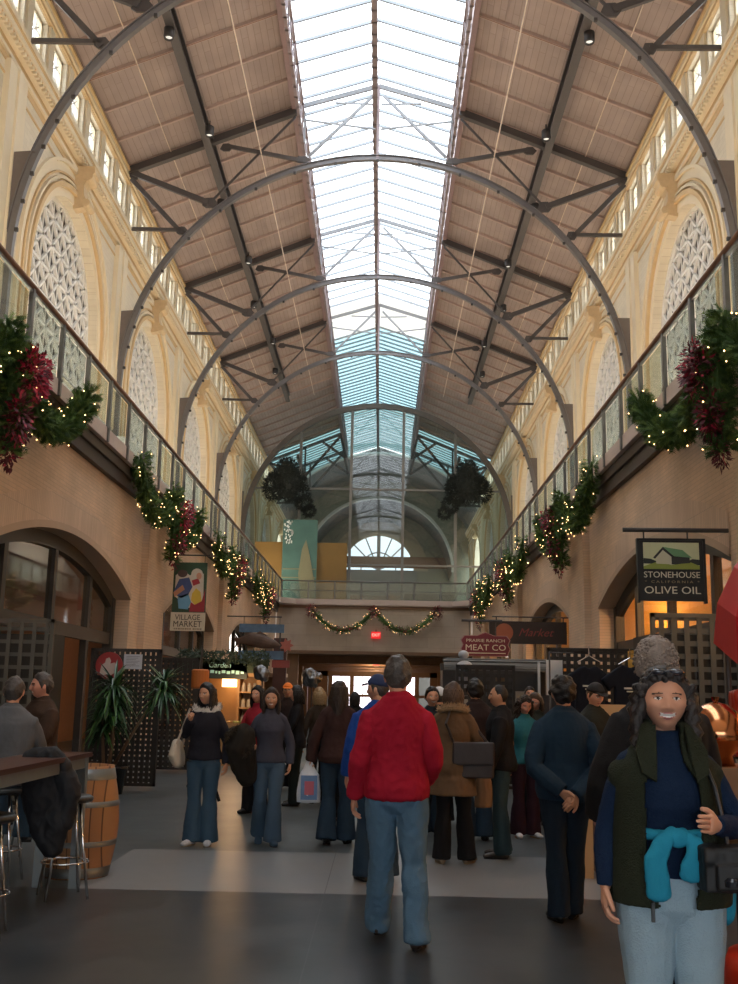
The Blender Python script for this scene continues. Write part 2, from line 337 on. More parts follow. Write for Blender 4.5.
# pale stone skirting/kerb lines on wall bottoms
# ---- upper walls
WX = 9.2
def upper_wall(s):
    ZB, ZC = DECK, 20.6
    m = MB(); R = 3.3; ZS = 12.75; SILL = 12.0-1.3
    bays = [(RIBY[k]+RIBY[k+1])/2+.15 for k in range(len(RIBY)-1)] + [RIBY[-1]+5.6, RIBY[-1]+16.5, RIBY[-1]+27.4]
    f = lambda y, z, x: (s*x, y, z)
    def topf(y, c): return ZS + math.sqrt(max(R*R-(y-c)**2, 0))
    cur = Y0; x0, x1 = WX, WX+.6
    CL0, CL1 = 18.6, 19.82
    for c in bays:
        m.box((s*x0, cur, ZB), (s*x1, c-R, CL0-.2)); n = 28
        m.box((s*x0, c-R, ZB), (s*x1, c+R, SILL))
        for i in range(n):
            a, b = c-R+2*R*i/n, c-R+2*R*(i+1)/n; za, zb = topf(a, c), topf(b, c)
            m.add([f(a, za, x0), f(b, zb, x0), f(b, CL0-.2, x0), f(a, CL0-.2, x0), f(a, za, x1), f(b, zb, x1), f(b, CL0-.2, x1), f(a, CL0-.2, x1)], [(0,1,2,3), (7,6,5,4), (0,4,5,1)])
        cur = c+R
    m.box((s*x0, cur, ZB), (s*x1, 125, CL0-.2))
    # clerestory band with its openings
    m.box((s*x0, Y0, CL0-.2), (s*(x0+.35), 125, CL0)); m.box((s*x0, Y0, CL1), (s*(x0+.35), 125, ZC))
    cy = []; y = RIBY[0]-11.2+.35
    cur = Y0; k = 0
    while y < 96:
        for j in range(6):
            yy = RIBY[0]-10.91*1 + k*10.91 + .75 + j*1.83
            if yy > Y0+.2: cy.append((yy, yy+1.3))
        k += 1; y += 10.91
    for a, b in cy:
        m.box((s*x0, cur, CL0), (s*(x0+.35), a, CL1)); cur = b
    m.box((s*x0, cur, CL0), (s*(x0+.35), 125, CL1))
    w = m.obj('wall_upper_' + SIDE[s], cream_wall); struct(w, 'cream upper nave wall with arched windows on the %s' % SIDE[s])
    # pedestal dado band
    dd = MB(); dd.box((s*(WX-.18), Y0, 10.15), (s*WX, 125, 10.4)); dd.box((s*(WX-.1), Y0, DECK), (s*WX, 125, 10.15))
    dd.obj('dado', panel_w, w)
    # mouldings
    c1 = MB(); c2 = MB()
    L0 = [(.03, 16.95, 17.12, c2), (.10, 17.12, 17.22, c1), (.06, 17.22, 17.42, c2), (.20, 17.42, 17.50, c1), (.28, 17.50, 17.56, c2), (.33, 17.56, 17.72, c1), (.36, 17.72, 17.80, c2), (.38, 17.80, 17.95, c1), (.32, 17.95, 18.0, c2)]
    for pr, za, zb, mm in L0: mm.box((s*(WX-pr), Y0, za), (s*WX, 125, zb))
    for pr, za, zb, mm in [(.10, 19.86, 19.98, c2), (.16, 19.98, 20.12, c1), (.22, 20.12, 20.22, c2)]: mm.box((s*(WX-pr), Y0, za), (s*WX, 125, zb))
    # dentils
    y = Y0+4
    while y < 70:
        c1.box((s*(WX-.30), y, 17.42), (s*(WX-.2), y+.09, 17.52)); y += .2
    for c in bays:
        for r0_, r1_, pr, mm in [(R+.02, R+.28, .03, c1), (R+.28, R+.42, .13, c2), (R+.50, R+.58, .10, c1), (R+.66, R+.72, .07, c2), (R+.74, R+1.0, .02, c1), (R+1.0, R+1.1, .1, c1)]:
            n = 36
            pts = [(c-math.cos(PI*i/n), math.sin(PI*i/n)) for i in range(n+1)]
            ring = []
            for i in range(n):
                A = PI*i/n; B = PI*(i+1)/n
                P_ = lambda r, t, x: f(c-r*math.cos(t), ZS+r*math.sin(t), x)
                xx = WX-pr
                mm.add([P_(r0_, A, xx), P_(r0_, B, xx), P_(r1_, B, xx), P_(r1_, A, xx), P_(r0_, A, WX), P_(r0_, B, WX), P_(r1_, B, WX), P_(r1_, A, WX)], [(0,1,2,3), (0,4,5,1), (3,2,6,7)])
            for sg in (-1, 1): mm.box((s*(WX-pr), c+sg*r0_, 10.4), (s*WX, c+sg*r1_, ZS))
        # sunk panel mouldings in the spandrels (grooves shown as thin raised ochre beads)
        for sg in (-1, 1):
            ye = c+sg*4.85
            c2.box((s*(WX-.03), ye-.03, 10.6), (s*WX, ye+.03, 16.6))
            c2.box((s*(WX-.03), c+sg*1.9, 16.57), (s*WX, ye, 16.63))
        # keystone scroll
        kz = MB(); prof = [(0, 15.95), (.30, 16.0), (.42, 16.15), (.32, 16.4), (.30, 16.7), (.45, 16.95), (.62, 17.1), (.62, 17.3), (0, 17.3)]
        vs = []
        for i, (dx, z) in enumerate(prof):
            t = (z-15.95)/1.35; hw2 = .17+.12*t; vs += [f(c-hw2, z, WX-dx), f(c+hw2, z, WX-dx)]
        npf = len(prof)
        kz.add(vs, [(2*i, 2*i+2, 2*i+3, 2*i+1) for i in range(npf-1)] + [tuple(2*i for i in range(npf)), tuple(2*i+1 for i in reversed(range(npf)))])
        for dz in (16.1, 16.98): kz.tube([f(c-.3, dz, WX-.42), f(c+.3, dz, WX-.42)], .12 if dz < 16.5 else .15, 10)
        kz.obj('keystone', mat('keystone_tan', (.70, .53, .32), .7), w)
    c1.obj('cream_mouldings', cream, w); c2.obj('ochre_mouldings', ochre, w)
    # pilaster strips at each rib
    for k, y in enumerate(RIBY + [RIBY[-1]+10.9]):
        pl = MB().box((s*(WX-.16), y-.62, 10.4), (s*WX, y+.62, 17.0)).box((s*(WX-.22), y-.12, 10.4), (s*(WX-.16), y+.12, 17)); pl.obj('pilaster', cream, w)
        pb = MB().box((s*(WX-.75), y-.85, DECK), (s*(WX-.1), y+.85, 9.7)).box((s*(WX-.85), y-.95, 9.7), (s*(WX-.1), y+.95, 9.95)).box((s*(WX-.85), y-.95, DECK), (s*(WX-.1), y+.95, DECK+.35)); pb.obj('pedestal', panel_w, w)
    # big lattice windows
    for k, c in enumerate(bays):
        if k > 6: continue
        XG = WX+.34
        fr = MB(); n = 32
        for i in range(n):
            A = PI*i/n; B = PI*(i+1)/n
            fr.bar(f(c-(R-.05)*math.cos(A), ZS+(R-.05)*math.sin(A), XG), f(c-(R-.05)*math.cos(B), ZS+(R-.05)*math.sin(B), XG), .16, .12, up=(1,0,0))
        for sg in (-1, 1): fr.box(f(c+sg*(R-.12), SILL, XG-.08), f(c+sg*R, ZS, XG+.08))
        fr.box(f(c-R, SILL, XG-.1), f(c+R, SILL+.14, XG+.1))
        win = fr.obj('window_%d' % (k*2+(1 if s < 0 else 2)), white_m); struct(win, '%s arched lattice window on the %s wall' % (ORD[k], SIDE[s]))
        la = MB()
        def inside(y, z): return z > SILL+.05 and abs(y-c) < R-.08 and (z < ZS or (y-c)**2+(z-ZS)**2 < (R-.08)**2)
        def cline(p, d, w_, dp=.07):
            t = -14; st = .03; on = None
            while t <= 14:
                y_, z_ = p[0]+d[0]*t, p[1]+d[1]*t; ins = inside(y_, z_)
                if ins and on is None: on = t
                if (not ins) and on is not None:
                    a = (p[0]+d[0]*on, p[1]+d[1]*on); b = (y_, z_)
                    if t-on > .1: la.bar(f(a[0], a[1], XG), f(b[0], b[1], XG), w_, dp, up=(1,0,0))
                    on = None
                t += st
        for j in range(-8, 9): cline((c+j*.42, 13), (0, 1), .032, .04)
        for j in range(-4, 8): cline((c, ZS+j*.84), (1, 0), .085, .08)
        for sg in (-1, 1):
            for j in range(-9, 10): cline((c+j*.84, ZS), (sg*.707, .707), .075, .08)
        la.obj('lattice', white_m, win)
        pn = MB(); n = 24
        vs = [f(c-R, SILL, XG+.09), f(c+R, SILL, XG+.09)] + [f(c+R*math.cos(PI*i/n), ZS+R*math.sin(PI*i/n), XG+.09) for i in range(n+1)]
        pn.add(vs, [tuple(range(len(vs)))]); pn.obj('pane', off_glass, win)
    # clerestory windows
    kk = 0
    for a, b in cy:
        if a < 12 or a > 80: continue
        fr = MB(); XG = WX+.2
        for q0, q1 in (((a, CL0), (a+.07, CL1)), ((b-.07, CL0), (b, CL1)), ((a, CL0), (b, CL0+.07)), ((a, CL1-.07), (b, CL1))):
            fr.box(f(q0[0], q0[1], XG-.06), f(q1[0], q1[1], XG+.06))
        win = fr.obj('window_%d' % (40+kk*2+(s > 0)), cream); struct(win, 'small %s clerestory window %.0f metres along' % (SIDE[s], a)); kk += 1
        la = MB(); cy_, cz_ = (a+b)/2, (CL0+CL1)/2
        for t in (-.28, 0, .28): la.box(f(cy_+t-.02, CL0, XG-.02), f(cy_+t+.02, CL1, XG+.02))
        for t in (-.22, .22): la.box(f(a, cz_+t-.02, XG-.02), f(b, cz_+t+.02, XG+.02))
        for sg in (-1, 1): la.bar(f(cy_-.5, cz_-sg*.42, XG), f(cy_+.5, cz_+sg*.42, XG), .035, .04, up=(1,0,0))
        la.obj('lattice', white_m, win)
        MB().add([f(a, CL0, XG+.03), f(b, CL0, XG+.03), f(b, CL1, XG+.03), f(a, CL1, XG+.03)], [(0,1,2,3)]).obj('pane', sky_glass, win)
        ap = MB().box(f(a-.1, CL1+.02, WX-.05), f(b+.1, CL1+.12, WX)).obj('hood', ochre, win)
        MB().box(f(b+.12, CL0-.6, WX-.07), f(b+.5, CL1+.1, WX)).obj('mullion_pier', cream, win)
for s in (-1, 1): upper_wall(s)

# ---- roof
SL = .415
def zr(x): return 20.42 + SL*(8.95-abs(x))
SX = 3.05
def roof_mesh(y0, y1, name, mt):
    m = MB()
    for s in (-1, 1):
        P = [(s*9.6, zr(9.6)), (s*SX, zr(SX))]
        m.add([(P[0][0], y0, P[0][1]), (P[1][0], y0, P[1][1]), (P[1][0], y1, P[1][1]), (P[0][0], y1, P[0][1]),
               (P[0][0], y0, P[0][1]+.15), (P[1][0], y0, P[1][1]+.15), (P[1][0], y1, P[1][1]+.15), (P[0][0], y1, P[0][1]+.15)],
              [(0,1,2,3), (7,6,5,4), (0,4,5,1), (1,5,6,2), (2,6,7,3), (3,7,4,0)])
    return m.obj(name, mt)
ceil = roof_mesh(Y0, 81, 'ceiling', boards); struct(ceil, 'sloping rosy boarded roof on both sides of the skylight')
jm = MB()
y = RIBY[0]-10.91
while y < 81:
    for s in (-1, 1): jm.bar((s*9.3, y, zr(9.3)-.05), (s*SX, y, zr(SX)-.05), .09, .12)
    y += 10.91/6
jm.obj('joists', joist_m, ceil)
sm = MB()
for k in range(-2, 9):
    y = RIBY[0] + 10.91*k + 5.45
    if y < GLASSY:
        for s in (-1, 1): sm.bar((s*9.3, y, zr(9.3)-.09), (s*SX, y, zr(SX)-.09), .035, .05)
sm.obj('expansion_strips', mat('rust_brown_strip', (.22, .10, .06), .6), ceil)
# skylight
RZ = 23.95; EZ = zr(SX)+.1
def skyl(y0, y1, num, gm, step, lab):
    g = MB()
    for s in (-1, 1): g.add([(s*(SX+.1), y0, EZ), (0, y0, RZ), (0, y1, RZ), (s*(SX+.1), y1, EZ)], [(0,1,2,3)])
    w = g.obj('window_%d' % num, gm); struct(w, lab)
    b = MB(); y = y0
    while y <= y1+.01:
        for s in (-1, 1): b.bar((s*SX, y, EZ-.06), (0, y, RZ-.06), .07, .10)
        y += step
    b.obj('glazing_bars', mat('skylight_bar_grey', (.30, .33, .36), .5, .2), w)
    return w
skyl(Y0, 55.6, 90, sky_glass, 1.09, 'long glazed ridge skylight over the hall')
skyl(60.6, 92, 91, sky_glass2, .75, 'teal glazed ridge skylight beyond the white roof panel')
wp = MB()
milky = bpy.data.materials.new('milky_roof_panel'); milky.use_nodes = True; _n = milky.node_tree; _d = _n.nodes.new('ShaderNodeBsdfTranslucent'); _d.inputs[0].default_value = (.85, .84, .8, 1); _f = _n.nodes.new('ShaderNodeMixShader'); _f.inputs[0].default_value = .55; _n.links.new(_n.nodes['Principled BSDF'].outputs[0], _f.inputs[1]); _n.links.new(_d.outputs[0], _f.inputs[2]); _n.links.new(_f.outputs[0], _n.nodes['Material Output'].inputs[0])
for s in (-1, 1): wp.add([(s*(SX+.1), 55.6, EZ), (0, 55.6, RZ), (0, 60.6, RZ), (s*(SX+.1), 60.6, EZ), (s*(SX+.1), 55.6, EZ+.1), (0, 55.6, RZ+.1), (0, 60.6, RZ+.1), (s*(SX+.1), 60.6, EZ+.1)], [(0,1,2,3), (7,6,5,4), (0,1,5,4), (3,2,6,7)])
wp.obj('ceiling_panel', milky); struct(bpy.data.objects['ceiling_panel'], 'solid white panel between the two ridge skylights')
# skylight kerb along the eaves of the glass
for s in (-1, 1):
    t = MB().box((s*(SX-.04), Y0, zr(SX)-.22), (s*(SX+.14), 92, EZ+.05)).obj('trim_%d' % (2+s), mat('mauve_kerb', (.30, .20, .20), .5)); struct(t, 'dark kerb along the %s edge of the skylight' % SIDE[s])

# ---- purlins
def lattice_beam(name, x, z0, z1, y0, y1, mt, label, w=.12, step=1.36, lace=.035, cat='purlin'):
    r = thing(name, label, cat, (x, y0, z0))
    L_ = y1-y0; a = MB(); a.box((-w/2, 0, z1-z0-.09), (w/2, L_, z1-z0)); a.box((-w/2, 0, 0), (w/2, L_, .09)); a.obj('chords', mt, r)
    b = MB(); y = 0; up = True
    while y < L_-.01:
        ye = min(y+step/2, L_); b.bar((0, y, .05 if up else z1-z0-.05), (0, ye, z1-z0-.05 if up else .05), lace, lace, up=(1,0,0)); b.box((-w/2-.02, y-.04, .0), (w/2+.02, y+.04, .12)); up = not up; y += step/2
    b.obj('lacing', mt, r); return r
mauve = mat('mauve_grey_paint', (.30, .24, .25), .5, .2)
for s in (-1, 1):
    b = MB(); zz = zr(6.15)-.12
    b.box((-.14, 0, -.06), (.14, GLASSY-Y0, 0)); b.box((-.14, 0, -.50), (.14, GLASSY-Y0, -.44)); b.box((-.03, 0, -.46), (.03, GLASSY-Y0, -.04))
    r = thing('roof_purlin', 'heavy dark steel purlin running the length of the %s roof slope' % SIDE[s], 'beam', (s*6.15, Y0, zz)); b.obj('beam', steel, r)
    lattice_beam('skylight_edge_truss', s*(SX-.28), 21.45, 22.75, Y0, 88, mauve, 'laced truss along the %s edge of the skylight' % SIDE[s], .10, 1.2, .05, 'truss')
lattice_beam('ridge_truss', -.12, 22.6, 23.75, Y0, 88, mauve, 'narrow laced truss hanging under the skylight ridge', .17, 1.2, .04, 'truss')

# ---- arch ribs with their trusses
RC, RR = 11.87, 8.93
def make_rib(y, label, full=True):
    r = thing('arch_truss', label, 'roof truss', (0, y, DECK), 0, 'steel arch trusses across the hall')
    q = lambda x, z: (x, 0, z-DECK)
    m = MB(); n = 72
    pts = [(-RR, 7.0), (-RR, 9.5)] + [(-RR*math.cos(PI*i/n), RC+RR*math.sin(PI*i/n)) for i in range(n+1)] + [(RR, 9.5), (RR, 7.0)]
    for a, b in zip(pts, pts[1:]):
        m.bar(q(*a), q(*b), .10, .24, up=(0,1,0)) if False else None
    # rib as an I section: two flanges and a web
    def ring(dr0, dr1, wy):
        o = len(m.v); N_ = len(pts)
        for i, (x, z) in enumerate(pts):
            j0, j1 = max(i-1, 0), min(i+1, N_-1); t = Vector((pts[j1][0]-pts[j0][0], pts[j1][1]-pts[j0][1])).normalized(); nn = Vector((-t.y, t.x))
            for dr, yy in ((dr0, -wy), (dr1, -wy), (dr1, wy), (dr0, wy)): m.v.append((x+nn.x*dr, yy, z+nn.y*dr-DECK))
        for i in range(N_-1):
            for k in range(4):
                a = o+i*4+k; b = o+i*4+(k+1) % 4; m.f.append((a, b, b+4, a+4)); m.m.append(0)
    ring(-.11, -.085, .085); ring(.085, .11, .085); ring(-.09, .09, .03)
    m.obj('arch_rib', rib_steel, r)
    cl = None
    for i in range(1, 36):
        A = PI*i/36
        if 6 < i < 30 and i % 2: continue
        if cl is None: cl = MB().box((-.045, -.05, -.045), (.045, .02, .045)).obj('clamp', darksteel, r); c = cl
        else: c = cl.copy(); COL.objects.link(c); c.parent = r
        c.location = (-(RR-.17)*math.cos(A), -.10, RC+(RR-.17)*math.sin(A)-DECK)
    for s in (-1, 1):
        b = MB(); pp_ = [(9.04, 7.0), (9.04, 14.75), (8.45, 14.75)] + [((RR+.08)*math.cos(t_), RC+(RR+.08)*math.sin(t_)) for t_ in (.33, .24, .15, .08, 0)] + [(RR+.08, 7.0)]
        b.prism([(s*a_, b_-DECK) for a_, b_ in pp_], lambda a, b, c: (a, c, b), -.06, .06); b.obj('wall_bracket', mat('bracket_taupe', (.17, .14, .125), .6), r)
        raf = MB(); raf.bar(q(s*9.1, zr(9.1)-.22), q(s*(SX-.05), zr(SX)-.22), .22, .26); raf.obj('rafter', steel, r)
        for p_, q_, w_, h_ in (((8.95, 20.1), (6.1, 18.95), .13, .20), ((8.95, 19.85), (7.0, 17.75), .10, .16), ((8.95, 17.9), (7.0, 17.88), .10, .12), ((5.5, 21.2), (2.7, 20.65), .09, .14), ((6.0, 19.0), (SX, 22.4), .05, .08)):
            MB().bar(q(s*p_[0], p_[1]), q(s*q_[0], q_[1]), w_, h_).obj('strut', steel, r)
        for (x, z, a_, b_) in ((6.05, 18.95, .30, .20), (8.85, 20.05, .20, .22), (5.55, 21.15, .25, .15), (2.75, 20.7, .30, .13), (7.0, 17.85, .22, .16)):
            MB().prism([(s*x-a_*.9, z-b_*.5), (s*x-a_*.4, z-b_), (s*x+a_*.5, z-b_), (s*x+a_, z), (s*x+a_*.4, z+b_), (s*x-a_*.5, z+b_*.9)], lambda a, b, c: (a, c, b-DECK), -.03, .03).obj('gusset_plate', steel, r)
        pgs = mat('pale_grey_steel', (.30, .31, .33), .5, .2)
        for p_, q_, w_, h_ in (((SX, zr(SX)-.1), (0, RZ-.25), .09, .16), ((.2, 23.3), (2.5, 20.85), .08, .10), ((2.8, 22.3), (.1, 21.95), .05, .06), ((.1, 22.95), (1.6, 23.0), .045, .06), ((2.7, 21.4), (2.7, 22.6), .05, .07)):
            MB().bar(q(s*p_[0], p_[1]), q(s*q_[0], q_[1]), w_, h_).obj('skylight_brace', pgs, r)
    kp = MB().bar(q(0, 20.7), q(0, 23.7), .10, .10).obj('king_post', mauve, r)
    return r
rib0 = None
for k, y in enumerate(RIBY):
    lab = ['steel arch truss overhead, nearest to the camera', 'steel arch truss that leaves the photo at its top corners', 'steel arch truss over the hall, its whole curve in view at the top', 'steel arch truss behind the topmost whole arch', 'steel arch truss in the middle of the hall roof', 'steel arch truss just in front of the glass screen', ''][k+0 if k < 6 else 5]
    if k == 6 or y > GLASSY-2: continue
    if rib0 is None: rib0 = make_rib(y, lab)
    else:
        c = copy_tree(rib0); c.location = (0, y, DECK); c['label'] = lab
# spotlights under the purlins
def spot(x, y, label):
    r = thing('ceiling_spotlight', label, 'spotlight', (x, y, 21.0), 0, 'spotlights along the roof purlins')
    MB().lathe([(0, .0), (.13, 0), (.16, -.03), (.16, -.30), (.14, -.36), (.12, -.36), (.11, -.25), (0, -.22)], n=16).obj('housing', darksteel, r, True)
    MB().lathe([(0, -.27), (.115, -.27), (.10, -.31), (0, -.33)], n=14).obj('lens', mat('spot_lens', (.7, .7, .68), .2, emit=(1, .95, .85), estr=.6), r, True)
    MB().box((-.02, -.02, 0), (.02, .02, .22)).obj('stem', darksteel, r); return r
sp0 = None
for s in (-1, 1):
    for k in range(7):
        y = 27.5+5.45*k; lab = '%s black spotlight under the %s roof purlin' % (ORD[k], SIDE[s])
        if sp0 is None: sp0 = spot(s*6.2, y, lab); 
        else: c = copy_tree(sp0); c.location = (s*6.2+(-.32 if k % 2 else .1)*s, y, 21.0); c['label'] = lab
# hanging light cables
for s in (-1, 1):
    for x, nm in ((7.55, 'outer'), (4.25, 'inner')):
        c = MB().tube([(s*x, Y0, 20.95 if x > 5 else 20.9), (s*x, 30, 20.9), (s*x, GLASSY-2, 20.9)], .022, 6)
        o = c.obj('ceiling_cable', mat('pale_cable', (.75, .62, .50), .5)); tag(o, 'thin pale %s cable strung along the %s roof slope' % (nm, SIDE[s]), 'cable')

# ---- balustrades
def balustrade(s):
    r = thing('glass_balustrade', 'glass balustrade with brown handrail along the %s balcony edge' % SIDE[s], 'balustrade', (s*5.2, 6, 6.78))
    L_ = 57.9-6
    h = MB(); h.tube([(0, 0, 1.03), (0, L_, 1.03)], [(.055, .045)]*2, 10); h.obj('handrail', wood_rail, r, True)
    h = MB(); h.box((-.02, 0, .93), (.02, L_, .975)); h.obj('glass_clamp_rail', rail_post, r)
    y = (15.4-6) % 1.62
    pm = None; k = 0
    while y < L_:
        if pm is None:
            pm = MB().box((-.035, -.05, -.28), (.035, .05, 1.0)).box((-.05, -.065, -.02), (.05, .065, .03)).obj('post', rail_post, r); pm.location = (-s*.0, y, 0)
            gm = MB().box((-.006, .06, .05), (.006, 1.56, .93)).obj('glass_panel', rail_glass, r); gm.location = (s*.05, y, 0)
        else:
            for src, dx in ((pm, 0), (gm, .05)): c = src.copy(); COL.objects.link(c); c.parent = r; c.location = (s*dx, y, 0)
        y += 1.62
for s in (-1, 1): balustrade(s)
r = thing('glass_balustrade', 'glass balustrade across the far end balcony, in front of the glass screen', 'balustrade', (0, 57.9, 6.78))
h = MB().tube([(-5.2, 0, 1.03), (5.2, 0, 1.03)], [(.045, .045)]*2, 10).obj('handrail', rail_post, r, True)
for k in range(8):
    x = -5.2+k*10.4/7
    MB().box((x-.04, -.03, -.2), (x+.04, .03, 1.0)).obj('post', rail_post, r)
    if k < 7:
        MB().box((x+.06, -.006, .05), (x+1.42, .006, .93)).obj('glass_panel', rail_glass, r)
MB().box((-5.2, -.02, .48), (5.2, .02, .52)).obj('mid_rail', rail_post, r)
# cross deck at the far end, with chamfered corners
cd_ = MB(); cd_.box((-5.2, 57.9, 6.46), (5.2, 125, DECK)); cd_.box((-5.2, 57.85, 6.50), (5.2, 58.0, 6.80))
for s in (-1, 1): cd_.add([(s*5.2, 56.9, 6.5), (s*4.3, 57.9, 6.5), (s*5.2, 57.9, 6.5), (s*5.2, 56.9, 6.79), (s*4.3, 57.9, 6.79), (s*5.2, 57.9, 6.79)], [(0,1,2), (3,4,5), (0,1,4,3)])
cd_ = cd_.obj('cross_deck', fascia_m); struct(cd_, 'far end cross balcony deck')
bm_ = MB().box((-XW, 58.1, 3.78), (XW, 58.6, 6.48)).obj('wall_end_lintel', brickmat('end_beam_stone', (.48, .41, .33), (.44, .37, .30), (.38, .32, .26), 1.5, .6, .01, 'XZ', .8)); struct(bm_, 'pale lintel wall under the far end balcony')
MB().box((-XW, 58.02, 3.78), (XW, 58.1, 3.95)).box((-XW, 58.0, 6.3), (XW, 58.1, 6.48)).obj('lintel_trim', mat('brown_trim', (.2, .12, .07), .6), bm_)
# passage beyond: timber walls, ceiling beams, glazed end
tim = mat('brown_timber', (.20, .115, .06), .55, var=.2, nscale=3)
o = MB().box((-5.6, 58.6, 3.75), (5.6, 92, 3.95)); 
for k in range(8): o.box((-5.6, 60+k*3.6, 3.3), (5.6, 60.35+k*3.6, 3.76))
o = o.obj('ceiling_passage', tim); struct(o, 'timber beamed ceiling of the far passage')
for s in (-1, 1):
    o = MB().box((s*4.2, 58.6, 0), (s*9.3, 58.8, 3.8)).box((s*5.4, 58.6, 0), (s*5.6, 92, 3.8))
    for k in range(6): o.box((s*4.75, 59.5+k*5, 0), (s*5.4, 60.1+k*5, 3.8))
    o = o.obj('wall_passage_' + SIDE[s], tim); struct(o, 'timber clad %s side of the far passage' % SIDE[s])
o = MB(); yw = 80
o.box((-5.6, yw, 2.95), (5.6, yw+.2, 3.8)); o.box((-5.6, yw, 0), (-3.6, yw+.2, 3.8)); o.box((4.2, yw, 0), (5.6, yw+.2, 3.8)); o.box((-5.6, yw, 0), (5.6, yw+.2, .4))
for x in (-3.4, -1.75, -.1, 1.55, 3.2): o.box((x-.16, yw-.03, .4), (x+.16, yw+.2, 3.0))
o.box((-3.6, yw-.02, 1.42), (4.2, yw+.2, 1.62))
o = o.obj('wall_end', tim); struct(o, 'timber end wall with bright doors of the far passage')
w = MB()
for a, b in ((-3.24, -1.91), (-1.59, -.26), (.06, 1.39), (1.71, 3.04)):
    w.box((a, yw+.05, 2.25), (b, yw+.1, 2.29)); w.box(((a+b)/2-.03, yw+.05, .4), ((a+b)/2+.03, yw+.1, 3))
w = w.obj('window_80', white_m); struct(w, 'row of bright door lights at the far end')
MB().add([(-3.4, yw+.12, .4), (3.3, yw+.12, .4), (3.3, yw+.12, 2.95), (-3.4, yw+.12, 2.95)], [(0,1,2,3)]).obj('pane', mat('daylit_window', (.9, .85, .9), .3, emit=(.95, .88, 1.0), estr=2.2), w)

# ---- glass screen at the end of the hall
gs = MB(); n = 64; RG = 8.93
pts = [(-RG, 6.8), (-RG, 9.3)] + [(-RG*math.cos(PI*i/n), RC+RG*math.sin(PI*i/n)) for i in range(n+1)] + [(RG, 9.3), (RG, 6.8)]
o = len(gs.v)
for i, (x, z) in enumerate(pts):
    j0, j1 = max(i-1, 0), min(i+1, len(pts)-1); t = Vector((pts[j1][0]-pts[j0][0], pts[j1][1]-pts[j0][1])).normalized(); nn = Vector((-t.y, t.x))
    for dr, yy in ((-.22, -.15), (.12, -.15), (.12, .15), (-.22, .15)): gs.v.append((x-nn.x*dr*-1, GLASSY+yy, z-nn.y*dr*-1))
for i in range(len(pts)-1):
    for k in range(4): a = o+i*4+k; b = o+i*4+(k+1) % 4; gs.f.append((a, b, b+4, a+4)); gs.m.append(0)
scr = thing('glass_screen', 'tall arched glass screen wall with grey mullions at the hall end', 'glass screen', (0, 0, 0))
gs.obj('arch_frame', mat('taupe_steel', (.13, .115, .105), .5, .2), scr)
mu = MB()
for x in (-5.15, -1.75, 1.72, 5.2): mu.box((x-.09, GLASSY-.1, DECK), (x+.09, GLASSY+.1, RC+math.sqrt(RG**2-x*x)))
for z in (15.0, 9.95, 8.1): 
    hx = math.sqrt(max(RG**2-(max(z, RC)-RC)**2, 0)); mu.box((-hx, GLASSY-.06, z-.06), (hx, GLASSY+.06, z+.06))
mu.obj('mullions', mat('pale_mullion', (.21, .205, .19), .5, .3), scr)
vs = [(x, GLASSY+.01, z) for x, z in pts]; g = MB(); g.add(vs, [tuple(range(len(vs)))]); g.obj('glass', screen_glass, scr)
for s in (-1, 1):
    b = MB().box((s*8.9, GLASSY-.06, DECK), (s*9.1, GLASSY+.06, 14.75)); b.obj('wall_bracket', MATS['bracket_taupe'], scr)
# hall beyond the screen
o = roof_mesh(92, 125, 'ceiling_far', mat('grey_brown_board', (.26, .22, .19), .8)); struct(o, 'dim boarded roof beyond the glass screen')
for s in (-1, 1):
    w = MB(); y0_, y1_ = 81, 92
    w.add([(s*9.6, y0_, zr(9.6)+.02), (s*SX, y0_, zr(SX)+.02), (s*SX, y1_, zr(SX)+.02), (s*9.6, y1_, zr(9.6)+.02)], [(0,1,2,3)])
    w = w.obj('window_%d' % (94+s), sky_glass2); struct(w, 'side skylight slope on the %s beyond the glass screen' % SIDE[s])
    b = MB(); y = y0_
    while y <= y1_: b.bar((s*9.5, y, zr(9.5)-.04), (s*SX, y, zr(SX)-.04), .06, .1); y += .8
    b.obj('glazing_bars', MATS['skylight_bar_grey'], w)
    t = thing('far_roof_truss', 'braced roof truss seen through the %s of the glass screen' % SIDE[s], 'roof truss', (0, 82, 16)); m = MB()
    for yy in (0, 6):
        for p_, q_ in (((8.9, 4.2), (3.1, 6.5)), ((8.9, 4.0), (6, 2.9)), ((6, 2.9), (3.1, 6.4)), ((8.9, 1.8), (7, 1.8)), ((6, 2.9), (6, 5.4)), ((7, 1.8), (8.9, 4.0)), ((3.1, 6.2), (2.7, 4.5)), ((4.6, 5.8), (2.7, 4.5))): m.bar((s*p_[0], yy, p_[1]), (s*q_[0], yy, q_[1]), .14, .2)
    m.bar((s*6.1, -6, 3.2), (s*6.1, 8, 3.2), .2, .3); m.obj('members', steel, t)
